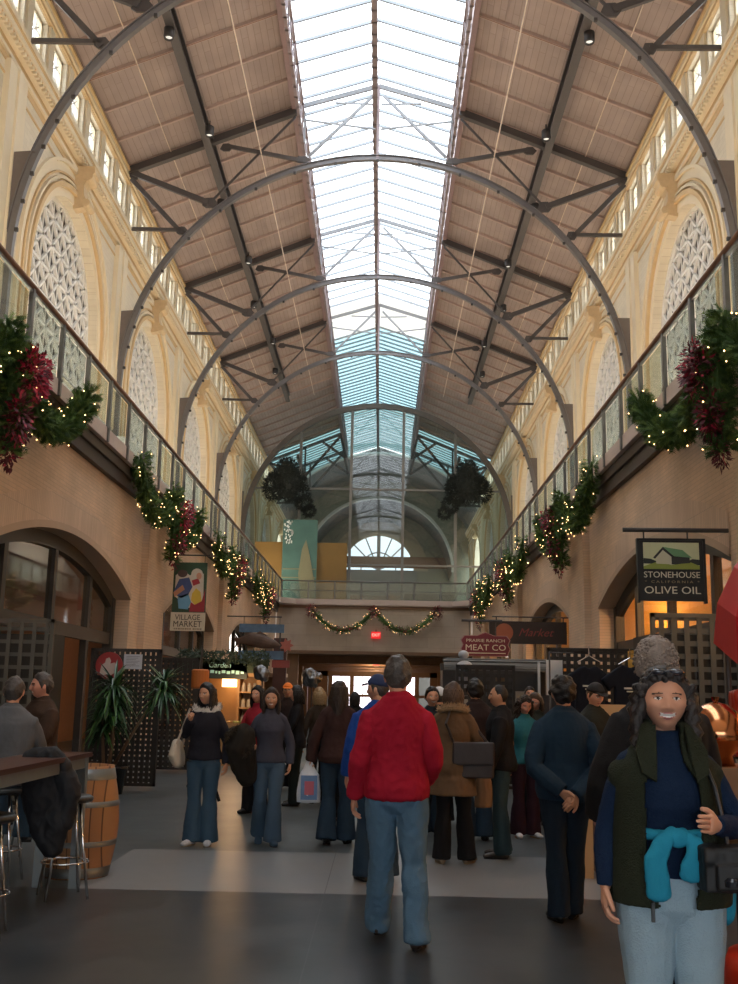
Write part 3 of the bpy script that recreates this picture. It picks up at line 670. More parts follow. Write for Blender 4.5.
# arched end wall and vault behind
def arched_wall(y, rad, zc, name, lab, mt, ring_m, rim=.35):
    m = MB(); n = 48; f = lambda x, z, yy: (x, y+yy, z); W_ = min(rad, 9.2)
    zt = lambda x: min(zr(x) if abs(x) > SX else 22.9+(SX-abs(x))*.33, 24)
    xs = [-W_+2*W_*i/n for i in range(n+1)]
    for i in range(n):
        a, b = xs[i], xs[i+1]; za, zb = zc+math.sqrt(max(rad**2-a*a, 0)), zc+math.sqrt(max(rad**2-b*b, 0)); ta, tb = max(zt(a), za+.05), max(zt(b), zb+.05)
        m.add([f(a, za, 0), f(b, zb, 0), f(b, tb, 0), f(a, ta, 0), f(a, za, .4), f(b, zb, .4), f(b, tb, .4), f(a, ta, .4)], [(0,1,2,3), (7,6,5,4), (0,4,5,1)])
    if rad < 9.2:
        for s in (-1, 1):
            m.box(f(s*rad, DECK, 0), f(s*9.25, zc, .4)); m.add([f(s*rad, zc, 0), f(s*9.25, zc, 0), f(s*9.25, zr(9.2), 0), f(s*rad, zr(rad), 0)], [(0,1,2,3)])
    o = m.obj(name, mt); struct(o, lab)
    r_ = MB(); A0 = math.acos(min(1, W_/rad))
    for i in range(n):
        A = A0+(PI-2*A0)*i/n; B = A0+(PI-2*A0)*(i+1)/n
        P_ = lambda r, t, yy: (-r*math.cos(t), y+yy, zc+r*math.sin(t))
        r_.add([P_(rad-rim*.3, A, -.12), P_(rad-rim*.3, B, -.12), P_(rad+rim, B, -.12), P_(rad+rim, A, -.12), P_(rad-rim*.3, A, .5), P_(rad-rim*.3, B, .5)], [(0,1,2,3), (0,4,5,1)])
    r_.obj('arch_ring', ring_m, o); return o
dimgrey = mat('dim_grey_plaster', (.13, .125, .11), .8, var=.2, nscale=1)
paleb = mat('pale_band_plaster', (.62, .64, .60), .7, var=.1)
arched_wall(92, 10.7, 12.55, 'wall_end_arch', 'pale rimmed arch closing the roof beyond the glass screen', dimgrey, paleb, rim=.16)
v = MB(); n = 40
for y0_, y1_, rad, zc in ((92.4, 104, 10.7, 12.55), (104.4, 125, 7.6, 13.9)):
    A0 = math.acos(min(1, 9.2/rad)) if rad > 9.2 else 0
    for i in range(n):
        A = A0+(PI-2*A0)*i/n; B = A0+(PI-2*A0)*(i+1)/n
        v.add([(-rad*math.cos(A), y0_, zc+rad*math.sin(A)), (-rad*math.cos(B), y0_, zc+rad*math.sin(B)), (-rad*math.cos(B), y1_, zc+rad*math.sin(B)), (-rad*math.cos(A), y1_, zc+rad*math.sin(A))], [(0,1,2,3)])
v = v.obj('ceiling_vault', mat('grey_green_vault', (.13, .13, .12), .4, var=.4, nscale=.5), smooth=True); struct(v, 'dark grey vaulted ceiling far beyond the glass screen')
arched_wall(104, 7.5, 13.9, 'wall_inner_arch', 'pale wall with an arch inside the far vault', mat('pale_green_plaster', (.27, .28, .22), .6, var=.3, nscale=.5), paleb, rim=.2)
ew = arched_wall(112, 4.2, 14.9, 'wall_fan', 'far end wall holding the fan window', mat('pale_green_plaster', (.27, .28, .22), .6), mat('tan_ring', (.42, .36, .26), .7), rim=1.2)
MB().box((-4.4, 112.0, DECK), (4.4, 112.4, 14.9)).obj('panel', mat('grey_panel', (.22, .24, .24), .6), ew)
MB().box((-8.5, 111.6, 15.2), (8.5, 111.9, 16.4)).box((-8, 108, 11.4), (8, 111.8, 11.8)).obj('red_band', mat('russet_band', (.20, .10, .07), .6), ew)
fw = MB()
for k in range(1, 8):
    A = PI*k/8; fw.bar((0, 112.1, 15), (-4.1*math.cos(A), 112.1, 15+4.1*math.sin(A)), .14 if k != 4 else .4, .14, up=(0,1,0))
n = 20
for rr_ in (1.9, 4.1):
    for i in range(n): A = PI*i/n; B = PI*(i+1)/n; fw.bar((-rr_*math.cos(A), 112.1, 15+rr_*math.sin(A)), (-rr_*math.cos(B), 112.1, 15+rr_*math.sin(B)), .14, .14, up=(0,1,0))
fw = fw.obj('window_99', mat('grey_sash', (.35, .36, .36), .5)); struct(fw, 'half round fan window in the far end wall')
vs = [(-4.15*math.cos(PI*i/n), 112.25, 15+4.15*math.sin(PI*i/n)) for i in range(n+1)]
MB().add(vs, [tuple(range(n+1))]).obj('pane', mat('daylit_fan_glass', (.7, .8, .95), .2, emit=(.72, .80, .95), estr=1.7), fw)
MB().box((-9.6, 124.5, 0), (9.6, 125, 26)).obj('wall_far', dimgrey); struct(bpy.data.objects['wall_far'], 'plain wall closing the far hall')
MB().box((-9.8, Y0-.2, 0), (-4.5, Y0, 24)).box((4.5, Y0-.2, 0), (9.8, Y0, 24)).box((-4.5, Y0-.2, 3.9), (4.5, Y0, 24)).obj('wall_back', cream); struct(bpy.data.objects['wall_back'], 'hall end wall behind the camera')
wb = MB()  # unseen glazing added so daylight reaches the sides that face the camera
for x in (-4.4, -2.2, 0, 2.2, 4.4): wb.box((x-.06, Y0-.15, 0), (x+.06, Y0-.05, 3.9))
for z in (.06, 2.4, 3.84): wb.box((-4.4, Y0-.15, z-.06), (4.4, Y0-.05, z+.06))
wb = wb.obj('window_70', darksteel); struct(wb, 'glazed screen added behind the camera to let in daylight')
MB().add([(-4.5, Y0-.1, 0), (4.5, Y0-.1, 0), (4.5, Y0-.1, 3.9), (-4.5, Y0-.1, 3.9)], [(0,1,2,3)]).obj('pane', sky_glass, wb)
# banners and panels on the far balcony
def panel(name, lab, cat, x0, x1, z0, z1, y, mt, th=.06): o = MB().box((x0, y, z0), (x1, y+th, z1)).obj(name, mt); tag(o, lab, cat); return o
amb = mat('amber_board', (.22, .13, .03), .5, var=.15, nscale=1)
p = panel('display_board', 'amber board standing at the left edge of the far balcony', 'board', -7.75, -6.0, DECK, 11.1, 65.5, amb)
p = panel('display_board', 'wide amber board right of the teal banner on the far balcony', 'board', -4.15, -1.85, DECK, 11.1, 65.5, amb)
p = panel('teal_banner', 'teal banner with pale mottled picture between two amber boards', 'banner', -5.95, -3.75, DECK, 12.5, 65.1, mat('teal_banner_print', (.06, .15, .135), .6, var=.35, nscale=1.2))
m = MB(); random.seed(3)
for i in range(60):
    x = -5.9+random.random()*.55; z = 10.9+random.random()*1.45; m.box((x, 65.06, z), (x+.07, 65.1, z+.1))
m.obj('white_script', mat('white_print', (.85, .95, .92), .5), p)
m = MB()
for z in (9.3, 8.75): m.box((-5.9, 65.06, z), (-3.8, 65.1, z+.06))
pts = [(-4.6, 6.8), (-4.9, 9), (-4.7, 10.6), (-4.45, 11.2), (-4.2, 10.2), (-3.8, 8.2), (-3.8, 6.8)]
m.prism(pts, lambda a, b, c: (a, c, b), 65.04, 65.1); m.obj('pale_figure', mat('sand_print', (.20, .20, .12), .6), p)
# far balcony lower glazing panels and console
panel('panel_board', 'dark green board low on the right of the far balcony', 'board', 1.9, 5.1, DECK, 8.0, 66.5, mat('dark_green_board', (.04, .06, .045), .4, var=.4, nscale=2))
for s in (-1, 1):
    r = thing('hanging_foliage', 'big dark round foliage cluster with a trailing tail hung on the %s of the glass screen' % SIDE[s], 'wreath', (s*5.9, 66.0, 14.9)); r.scale = (.88, .45, .88)
    m = MB(); random.seed(5+s)
    blobs = [(0, 0, 1.35, .85), (0, 0, .1, 1.5), (-.9*s*-1, 0, -.2, 1.0), (.9*s*-1, 0, -.5, .85), (-.9, 0, .2, .8), (.7, 0, .3, .8), (-s*1.3, 0, -1.3, .65), (-s*1.7, 0, -1.9, .45)]
    for bx, by, bz, br in blobs:
        for i in range(int(500*br)):
            d = Vector((random.gauss(0, 1), random.gauss(0, .6), random.gauss(0, 1))).normalized(); p0 = Vector((bx, by, bz))+d*br*(.4+.5*random.random()**.5)
            e = (d+Vector((random.uniform(-1, 1), random.uniform(-1, 1), random.uniform(-1, 1)))*.7).normalized(); q = e.orthogonal().normalized()*.05
            m.add([p0-q, p0+q, p0+e*.3], [(0,1,2)])
    m.obj('leaves', mat('near_black_foliage', (.012, .016, .012), .7), r)
    MB().ell((0, 0, .3), (1.1, .35, 1.2), mi=0).ell((0, 0, 1.3), (.6, .3, .6)).obj('core', MATS['near_black_foliage'], r)
# exit signs
for (x, y, z, lab, sc) in ((.13, 57.93, 4.85, 'red lit exit sign on the pale lintel of the far balcony', 1.0), (.13, 62.5, 3.45, 'smaller red exit sign hanging deeper in the far passage', .8)):
    r = thing('exit_sign', lab, 'exit sign', (x, y, z)); MB().box((-.26*sc, 0, -.19*sc), (.26*sc, .08, .19*sc)).obj('housing', mat('exit_red', (.5, .02, .02), .4, emit=(1, .03, .03), estr=.55), r)
    textobj('EXIT', .22*sc, mat('exit_letter', (1, .5, .4), .4, emit=(1, .45, .35), estr=1.2), r, (0, -.01, 0), YAWF)
    MB().box((-.02, .02, .19*sc), (.02, .05, .3)).obj('bracket', darksteel, r)
# ================================================================ people
def fabric(name, col, bump=.3, rough=.9, var=.15): return mat('cloth_'+name, col, rough, var=var, nscale=5, bump=bump, bscale=160, spec=.2)
SKIN = {'light': (.68, .34, .22), 'tan': (.54, .28, .17), 'pale': (.62, .38, .28), 'ruddy': (.66, .31, .22)}
def skin(k): return mat('skin_'+k, SKIN[k], .5, var=.06, nscale=20, spec=.35)
def hairm(name, col): return mat('hair_'+name, col, .5, var=.45, nscale=60, bump=.6, bscale=90, spec=.4)
def gs(x, w): return math.exp(-(x/w)**2)
def sm(a, b, x):
    t = max(0, min(1, (x-a)/(b-a))); return t*t*(3-2*t)
def head_verts(nu, nv, fem, smile):
    V = []; F = []
    for i in range(nv+1):
        th = PI*i/nv
        for j in range(nu):
            ph = 2*PI*j/nu; X, Y, Z = math.sin(th)*math.cos(ph), math.sin(th)*math.sin(ph), math.cos(th)
            x, y, z = X*.077, Y*.096, Z*.118
            if Y < 0 and z < .02: y *= 1-.30*sm(.02, -.10, z)
            if z < 0: x *= 1-(.26 if fem else .18)*sm(0, -.115, z)
            if Y > 0:
                fr = sm(.2, .8, Y)
                y += fr*(-.012*sm(.05, .115, z)*1 + .010*sm(-.05, -.10, z)*gs(x, .04))
                nz = z+.002
                prof = sm(.028, -.004, z)*sm(-.050, -.034, z)
                y += fr*(.021*gs(x, .0125+.004*sm(-.01, -.035, z))*prof*(.45+.55*sm(.015, -.034, z)))
                y += fr*.006*gs(abs(x)-.017, .007)*gs(z+.036, .008)
                y += fr*.005*gs(z-.024, .009)*gs(abs(x)-.025, .025)*(0.6 if fem else 1)
                y -= fr*.011*gs(abs(x)-.031, .015)*gs(z-.003, .011)
                y += fr*.005*gs(abs(x)-.031, .010)*gs(z-.002, .006)
                y += fr*.004*gs(abs(x)-.044, .016)*gs(z+.028, .018)*(1.6 if smile else 1)
                y += fr*(.0065*gs(z+.058, .005)+.007*gs(z+.069, .006))*gs(x, .020)
                y -= fr*.004*gs(z+.0635, .0025)*gs(x, .024)*(2 if smile else 1)
                y -= fr*.004*gs(z+.082, .007)*gs(x, .03)
                x *= 1+ .05*gs(z+.02, .03)
            V.append(Vector((x, y, z)))
    for i in range(nv):
        for j in range(nu):
            a = i*nu+j; b = i*nu+(j+1) % nu; F.append((a, a+nu, b+nu, b))
    return V, F
HC = {}
def head_mesh(front, fem, smile):
    key = (front, fem, smile)
    if key in HC: return HC[key]
    nu, nv = (120, 110) if front else (40, 32)
    V, F = head_verts(nu, nv, fem, smile); M = []
    for f in F:
        c = sum((V[i] for i in f), Vector())/4; mi = 0; ax = abs(c.x)
        if c.y > .03 and front:
            sl = .006 if smile else 0
            zc = -.0635+ (sl*(ax/.024)**2)
            if ax < (.031 if smile else .023) and abs(c.z-zc) < (.0125 if smile else .0085)*(1-(ax/.03)**2)+.001: mi = 1
            if smile and ax < .025 and -.005 < c.z-zc < .0075: mi = 3
            e = ((ax-.031)/.0125)**2+((c.z-.003)/.0052)**2
            if e < 1: mi = 3
            if (ax-.031)**2+(c.z-.003)**2 < .0048**2: mi = 2
            if 1 <= e < 1.5 and c.z > .003: mi = 2
            if abs(ax-.032) < .018 and abs(c.z-(.0225-.10*abs(ax-.028))) < (.0028 if fem else .004): mi = 2
        M.append(mi)
    m = MB(); m.add(V, F); m.m = M
    for s in (-1, 1):
        m.ell((s*.079, -.008, -.008), (.010, .020, .032), 12, 8)
        m.ell((s*.083, -.004, -.006), (.007, .012, .022), 10, 6)
    HC[key] = m; return m
def hand_mesh(kind):
    """right hand, wrist at origin, fingers along -Z, palm facing -X (towards the thigh), thumb forward +Y"""
    if ('h', kind) in HC: return HC[('h', kind)]
    m = MB(); c = {'relax': (.35, .5, .35), 'flat': (.06, .12, .1), 'grip': (1.25, 1.35, .7), 'clasp': (.55, .7, .4)}[kind]
    m.tube([(0, 0, .03), (0, 0, 0), (0, .002, -.03), (0, .002, -.06), (-.002, 0, -.088)], [(.020, .028), (.019, .028), (.017, .036), (.016, .041), (.012, .038)], 12, side=(1, 0, 0))
    for i, (y, L_, r) in enumerate(((.030, .074, .0095), (.010, .083, .0098), (-.011, .077, .0092), (-.030, .060, .0082))):
        p = Vector((0, y*.9, -.082+abs(i-1)*.003)); pts = [p+Vector((0, 0, .02)), p]; a = .05; ds = (.45, .32, .25)
        for k in range(3):
            a += c[k]; sp = (y*.9)*.25; p = p+Vector((-math.sin(a), sp, -math.cos(a)))*L_*ds[k]; pts.append(p)
        m.capsule(pts, [r*1.05, r*1.05, r, r*.92, r*.78], 8)
    t = [(0, .02, -.02), (-.006, .043, -.045), (-.014, .055, -.070), (-.024, .058, -.094)]
    if kind == 'grip': t = [(0, .02, -.02), (-.012, .040, -.045), (-.03, .040, -.068), (-.045, .030, -.085)]
    m.capsule(t, [.016, .0135, .0115, .009], 8)
    HC[('h', kind)] = m; return m
def remesh(m, vox, smooth=3, noise_amp=0, nsc=9, stretch=(1, 1, .45), seed=0):
    me = bpy.data.meshes.new('t'); me.from_pydata(m.v, [], m.f); me.update(); fixnormals(me)
    o = bpy.data.objects.new('t', me); COL.objects.link(o)
    md = o.modifiers.new('r', 'REMESH'); md.mode = 'VOXEL'; md.voxel_size = vox
    if smooth: s_ = o.modifiers.new('s', 'SMOOTH'); s_.factor = .5; s_.iterations = smooth
    dg = bpy.context.evaluated_depsgraph_get(); r = bpy.data.meshes.new_from_object(o.evaluated_get(dg))
    bpy.data.objects.remove(o); bpy.data.meshes.remove(me)
    if noise_amp:
        of = Vector((seed*3.1, seed*1.7, seed))
        n0 = [v.normal.copy() for v in r.vertices]
        for v, n_ in zip(r.vertices, n0):
            p = Vector((v.co.x*stretch[0], v.co.y*stretch[1], v.co.z*stretch[2]))
            d = noise.noise(p*nsc+of)*.65 + (.5-abs(noise.noise(p*nsc*2.3+of)))*.5
            v.co += n_*(d+.30)*noise_amp
    r.polygons.foreach_set('use_smooth', [True]*len(r.polygons)); r.update(); return r
def mobj(name, me, mt, parent):
    me.materials.clear()
    for x in (mt if isinstance(mt, (list, tuple)) else [mt]): me.materials.append(x)
    me.name = name; o = bpy.data.objects.new(name, me); COL.objects.link(o); o.parent = parent; return o
TS = {'m': [(.80, .08, .055, 0), (.86, .150, .105, -.005), (.93, .165, .112, -.01), (1.00, .160, .108, -.005), (1.08, .148, .102, 0), (1.18, .156, .108, .002), (1.28, .172, .116, .004), (1.36, .176, .112, 0), (1.42, .140, .092, -.008), (1.46, .098, .074, -.012), (1.50, .066, .062, -.012)],
      'f': [(.80, .08, .055, 0), (.86, .155, .108, -.005), (.93, .168, .115, -.012), (1.00, .152, .104, -.005), (1.09, .125, .088, 0), (1.17, .132, .094, .004), (1.26, .150, .116, .014), (1.33, .150, .104, .008), (1.40, .132, .086, -.006), (1.45, .085, .064, -.012), (1.50, .054, .052, -.012)]}
def person(label, x, y, h, rz, sex='m', top='sweater', topc=None, pants=None, shoes=None, skn='light', hair='short', hairc=None,
           arms=None, legs=None, hands=('relax', 'relax'), fat=1.0, head=(0, 0), front=False, smile=False, hem=.90, sleeve=1, flare=.055, seat=0, lean=0, vox=.010, group=None,
           fur=None, collar=True, ease=.014, nolegs=False, wr=.010, upper_dz=0, sh=1.0, thigh=1.0, z0=0, twist=0, hiw=1.01, hs=(1, 1)):
    s = h/1.75; S_ = lambda v: Vector(v)
    root = thing('person', label, 'person', (x, y, z0), rz, group); root.scale = (s, s, s)
    dz = seat
    def T(v):   # upper-body transform: lean about the hips + seat offset
        v = Vector(v); v.z += dz
        if lean:
            pz = .92+dz; r = v-Vector((0, 0, pz)); k = lean if r.z > 0 else 0
            v = Vector((v.x, r.y*math.cos(k)+r.z*math.sin(k), pz+r.z*math.cos(k)-r.y*math.sin(k)))
        return v
    A = arms or [None, None]; G = legs or [None, None]
    sd = {0: 1, 1: -1}   # index 0 right (+x), 1 left (-x)
    arm = []
    for i in (0, 1):
        q = sd[i]; d = A[i] or ((.245, -.035, 1.13), (.262, .03, .885)); arm.append([T((q*(.170 if sex == 'm' else .150)*sh, -.005, 1.358)), T((q*d[0][0], d[0][1], d[0][2])), T((q*d[1][0], d[1][1], d[1][2]))])
    leg = []
    for i in (0, 1):
        q = sd[i]; d = G[i] or ((.095, .01, .49), (.10, -.02, .085)); leg.append([Vector((q*.088, 0, .90+dz)), Vector((q*d[0][0], d[0][1], d[0][2])), Vector((q*d[1][0], d[1][1], d[1][2]))])
        if len(d) > 2: leg[i].append(Vector((q*d[2][0], d[2][1], d[2][2])))
        else: leg[i].append(Vector((q*.03, .14, -.0)))
    def torso(m, e, z0_=0, z1_=9, k=1.0, kf=None):
        st = [t for t in TS[sex] if z0_ <= t[0] <= z1_]
        m.tube([T((0, t[3]-(fat-1)*-.05*0, t[0])) for t in st], [((t[1]*fat+e)*k, (t[2]*fat+e)*k) for t in st], 20, side=(1, 0, 0))
    def armt(m, e, upto=1, n=12):
        for i in (0, 1):
            a, b, c = arm[i]; q = sd[i]; r = (.056, .052, .046, .041, .042, .036, .026) if sex == 'm' else (.048, .044, .039, .035, .036, .031, .022)
            c2 = b.lerp(c, upto)
            P = [T((q*.07, -.010, 1.395)), a, a.lerp(b, .33), a.lerp(b, .75), b.lerp(c, .12), b.lerp(c, .45), c2]
            (m.tube if e > 0 and upto >= 1 else m.capsule)(P, [r[0]*.75+e*.3, r[0]*.95+e*.8, r[1]*.97+e*.8, r[2]*.97+e*.8, r[3]+e*.8, r[4]*.95+e*.8, r[6]+e*1.1], n)
    def legt(m, e, ank, n=16, z_end=None):
        for i in (0, 1):
            a, b, c = leg[i][:3]; k = thigh
            P = [a+Vector((0, 0, -.01)), a.lerp(b, .3), a.lerp(b, .75), b, b.lerp(c, .35), b.lerp(c, .8), c+(c-b).normalized()*(.04 if z_end else 0)]
            (m.tube if z_end else m.capsule)(P, [.092*k+e, .084*k+e, .064*k+e, .057+e, .056+e+ank*.35, .042+e+ank*.8, .040+e+ank], n)
    def trap(m, e):
        for q in (-1, 1): m.capsule([T((q*.02, -.018, 1.485)), T((q*.075, -.014, 1.425)), T((q*.135*sh, -.008, 1.375))], [.034+e, .040+e, .044+e], 10)
    # --- body
    m = MB(); torso(m, 0); armt(m, 0); trap(m, 0); 
    if not nolegs: legt(m, 0, 0)
    hc = T((0, .012, 1.632)); nb = T((0, -.014, 1.49))
    m.capsule([nb, nb.lerp(hc, .5)+Vector((0, -.004, 0)), hc+Vector((0, -.012, -.05))], .054 if sex == 'm' else .045, 12)
    if not nolegs:
        for i in (0, 1):
            c = leg[i][2]; f = leg[i][3]; m.capsule([c+Vector((0, -.02, -.03)), c+Vector((f.x*sd[i]*0+f.x*.5, f.y*.5, f.z*.5-.05)), c+f+Vector((0, 0, -.055))], [.032, .034, .026], 8)
    body = remesh(m, vox, 3)
    bm_ = MB(); bm_.v = [tuple(v.co) for v in body.vertices]; bm_.f = [tuple(p.vertices) for p in body.polygons]; bm_.m = [0]*len(bm_.f)
    H = head_mesh(front, sex == 'f', smile)
    RH = Matrix.Rotation(head[0], 3, 'Z') @ Matrix.Rotation(head[1], 3, 'X')
    bm_.add([hc + RH @ Vector((v[0]*hs[0], v[1], v[2]*hs[1])) for v in H.v], H.f); bm_.m[-len(H.f):] = H.m
    for i in (0, 1):
        hm = hand_mesh(hands[i]); a, b, c = arm[i]; d = (c-b).normalized(); q = sd[i]
        zax = -d; fwd = Vector((0, 1, 0)) if abs(d.y) < .75 else Vector((0, 0, 1))
        if len(hands) > 2 and hands[2+i]: fwd = Vector(hands[2+i])
        yax = (fwd - zax*fwd.dot(zax)).normalized(); xax = yax.cross(zax)
        R = Matrix((xax, yax, zax)).transposed()
        vs = [c + R @ Vector((v[0]*q, v[1], v[2]))*(1.0 if sex == 'm' else .9) for v in hm.v]
        bm_.add(vs, hm.f)
    hd = hairc or hairm('dark_brown', (.03, .018, .012))
    lipm = mat('lips', (.50, .16, .14), .4, var=0); darkm = mat('eye_dark', (.02, .014, .012), .3, var=0); whm = mat('eye_white', (.75, .72, .68), .3, var=0)
    bo = bm_.obj('body', [skin(skn), lipm, darkm, whm], root, True)
    # --- trousers
    if pants:
        m = MB(); torso(m, .012 if fat <= 1 else .014, 0, hiw); legt(m, .012, flare, z_end=1)
        me = remesh(m, vox, 7, wr, 11, (1, 1, .6), seed=x*7)
        mobj('trousers', me, pants, root)
    # --- shoes
    if shoes and not nolegs:
        for i in (0, 1):
            m = MB(); c = leg[i][2]; f = leg[i][3]; g = c-Vector((0, 0, .085)); dn = Vector((0, 0, 0))
            fd = Vector((f.x, f.y, f.z)); fn = fd.normalized()
            m.capsule([c+Vector((0, -.01, -.01)), c+fn*.02+Vector((0, 0, -.045))], [.042, .045], 10)
            m.capsule([g-fn*.035+Vector((0, 0, .035)), g+fn*.05+Vector((0, 0, .037)), g+fn*.13+Vector((0, 0, .033)), g+fn*.18+Vector((0, 0, .026))], [(.036, .034), (.038, .038), (.046, .032), (.038, .024)], 12, side=fn.cross(Vector((0, 0, 1))))
            me = remesh(m, .006, 3); o = mobj('shoe', me, shoes, root)
            so = MB(); nrm = fn.cross(Vector((0, 0, 1))).normalized(); pts = []
            for k in range(20):
                t = 2*PI*k/20; px = math.cos(t)*.125+.07; w_ = math.sin(t)*(.044 if math.cos(t) > 0 else .036); pts.append(g+fn*px+nrm*w_)
            o_ = len(so.v); so.v += [tuple(p+Vector((0, 0, -.002))) for p in pts]+[tuple(p+Vector((0, 0, .018))) for p in pts]
            so.f += [tuple(range(20)), tuple(reversed(range(20, 40)))]+[(k, (k+1) % 20, (k+1) % 20+20, k+20) for k in range(20)]; so.m = [0]*len(so.f)
            so.obj('sole', mat('sole_tan' if shoes.name.endswith('trainer') else 'sole_dark', (.35, .26, .15) if shoes.name.endswith('trainer') else (.015, .012, .012), .7), o)
    # --- top
    if topc:
        e = ease; m = MB()
        st = [t for t in TS[sex] if t[0] >= hem]
        # body of the garment down to the hem
        P = []; R = []
        zz = hem
        lower = [t for t in TS[sex] if t[0] < hem]
        def interp(z):
            L_ = TS[sex]
            if z <= .86: return (z, .155+(.86-z)*.16, .118+(.86-z)*.16, -.005)
            for a, b in zip(L_, L_[1:]):
                if a[0] <= z <= b[0]:
                    t = (z-a[0])/(b[0]-a[0]); return tuple(a[k]*(1-t)+b[k]*t for k in range(4))
            return L_[-1]
        zs = []
        z = hem
        while z < 1.36: zs.append(z); z += .05
        zs += [1.37, 1.41, 1.45, 1.47, 1.495]
        for z in zs:
            t = interp(z); ee = e*(1.35 if z < 1.1 else 1.0)
            if top in ('jacket', 'coat', 'vest'): wmin = .142 if sex == 'f' else .155
            else: wmin = 0
            P.append(T((0, t[3], z))); wm_ = wmin*sm(1.42, 1.32, z); ee += .008*sm(1.05, .95, z); R.append((max(t[1]*fat, wm_)+ee, max(t[2]*fat, wm_*.66)+ee))
        m.tube(P, R, 22, side=(1, 0, 0))
        trap(m, e*.9+.005)
        if sleeve > 0: armt(m, e+.002, sleeve)
        elif top == 'vest':
            for i in (0, 1): m.capsule([T((sd[i]*.1, 0, 1.38)), T((sd[i]*.175, -.004, 1.40))], [.07, .065+e], 12)
        if collar: m.tube([T((0, -.014, 1.43)), T((0, -.014, 1.475)), T((0, -.008, 1.520))], [(.105, .088), (.078, .076), (.066, .066)], 16, side=(1, 0, 0))
        me = remesh(m, vox, 3, wr, 9, (1, 1, .8), seed=y*3+x)
        nm = {'sweater': 'sweater', 'jacket': 'jacket', 'coat': 'coat', 'vest': 'vest', 'shirt': 'shirt'}[top]
        to = mobj(nm, me, topc, root)
    if fur:
        m = MB(); random.seed(int(abs(x*100)))
        for k in range(900):
            a = random.random()*2*PI; rr = .10+.035*random.random(); c = T((math.cos(a)*rr*1.15, -.03+math.sin(a)*rr*.9, 1.475+.035*random.random()-.035*math.sin(a)))
            d = Vector((random.gauss(0, 1), random.gauss(0, 1), random.gauss(0, 1))).normalized(); q = d.orthogonal()*.006
            m.add([c-q, c+q, c+d*.04], [(0,1,2)])
        m.tube([T((math.cos(a)*.125, -.03+math.sin(a)*.095, 1.475-.035*math.sin(a))) for a in [2*PI*k/16 for k in range(17)]], .034, 8)
        m.obj('fur_trim', fur, root)
    # --- hair
    def scalp(th, zl, nz, nsc=30, seed=1, back=None):
        m = MB(); V, F = head_verts(64, 48, sex == 'f', False); W = []
        for v in V:
            az = math.atan2(abs(v.x), v.y)
            pts_ = zl
            for (a0, z0_), (a1, z1_) in zip(pts_, pts_[1:]):
                if a0 <= az <= a1: zline = z0_+(z1_-z0_)*(az-a0)/(a1-a0); break
            W.append(sm(-.004, .022, v.z-zline))
        VV = []
        for v, w in zip(V, W):
            n_ = Vector((v.x/.077**2, v.y/.096**2, v.z/.118**2)).normalized()
            d = th*w*(1+nz*noise.noise(v*nsc+Vector((seed, 0, 0)))) ; VV.append(v+n_*(d-(.003 if w == 0 else 0)))
        keep = [f for f in F if any(W[i] > 0 for i in f)]
        m.add(VV, keep); return m
    ZS_ = [(0, .070), (.45, .066), (.95, .045), (1.25, .0), (1.5, -.035), (1.62, .004), (1.85, -.002), (2.2, -.06), (2.7, -.085), (3.2, -.09)]
    def put(m, name='hair', mt=None, smooth=True):
        m.v = [tuple(hc + RH @ Vector((v[0]*hs[0], v[1], v[2]*hs[1]))) for v in m.v]; return m.obj(name, mt or hd, root, smooth)
    sdn = int(abs(x*37+y*11)) % 50
    if hair == 'short': put(scalp(.014, ZS_, .7, 35, sdn))
    elif hair == 'crop': put(scalp(.005, [(0, .085), (.5, .075), (.95, .055), (1.25, .01), (1.5, -.02), (1.62, .01), (1.85, 0), (2.2, -.055), (3.2, -.075)], .4, 60, sdn))
    elif hair == 'thick': put(scalp(.024, ZS_, .8, 28, sdn))
    elif hair == 'cap':
        put(scalp(.010, ZS_, .5, 35, sdn)); c = scalp(.021, [(0, .045), (1.6, .03), (3.2, .005)], .05); co = put(c, 'cap', fur_cap if False else capm)
        b = MB(); pts = []
        b.prism([(.07*math.sin(t), .085+.075*math.cos(t)) for t in [(-PI/2)+PI*k/14 for k in range(15)]], lambda a, b_, c_: (a, b_, c_+.05-(b_-.085)*.25), 0, .006)
        b.v = [tuple(hc + RH @ Vector(v)) for v in b.v]; b.obj('cap_brim', capm, root)
    elif hair in ('long', 'bob', 'curly', 'frizz'):
        W_ = [(0, .074), (.4, .068), (.85, .045), (1.15, .0), (1.4, -.05), (1.7, -.08), (3.2, -.1)]
        m = scalp(.020 if hair != 'frizz' else .016, W_, .6 if hair != 'frizz' else .9, 22, sdn)
        Ln = {'long': .26, 'bob': .10, 'curly': .17, 'frizz': .03}[hair]
        random.seed(sdn+3); B = MB(); B.v = m.v[:]; B.f = m.f[:]; B.m = m.m[:]
        for k in range(40 if hair != 'frizz' else 0):
            a = 1.12+ (2*PI-2.24)*k/39; px, py = math.sin(a)*.084, math.cos(a)*.098-.004
            p = Vector((px, py, .02)); pts = []; n_ = 7
            amp = .018 if hair == 'curly' else .005; ph = random.random()*6
            for j in range(n_):
                t = j/(n_-1); L_ = Ln+.08+random.uniform(-.015, .015)
                out = 1+ .12*math.sin(PI*min(t*1.4, 1)) + (.18*t if hair == 'curly' else 0.0*t)
                zz = .05-t*L_; yy = py*out - (.02*t if py < 0 else -.0) - (.03*t if py > 0.02 else 0)
                pts.append(Vector((px*out+amp*math.sin(t*14+ph), yy+amp*math.cos(t*14+ph), zz)))
            B.capsule(pts, [.014]*2+[.018]*(n_-3)+[.010], 7)
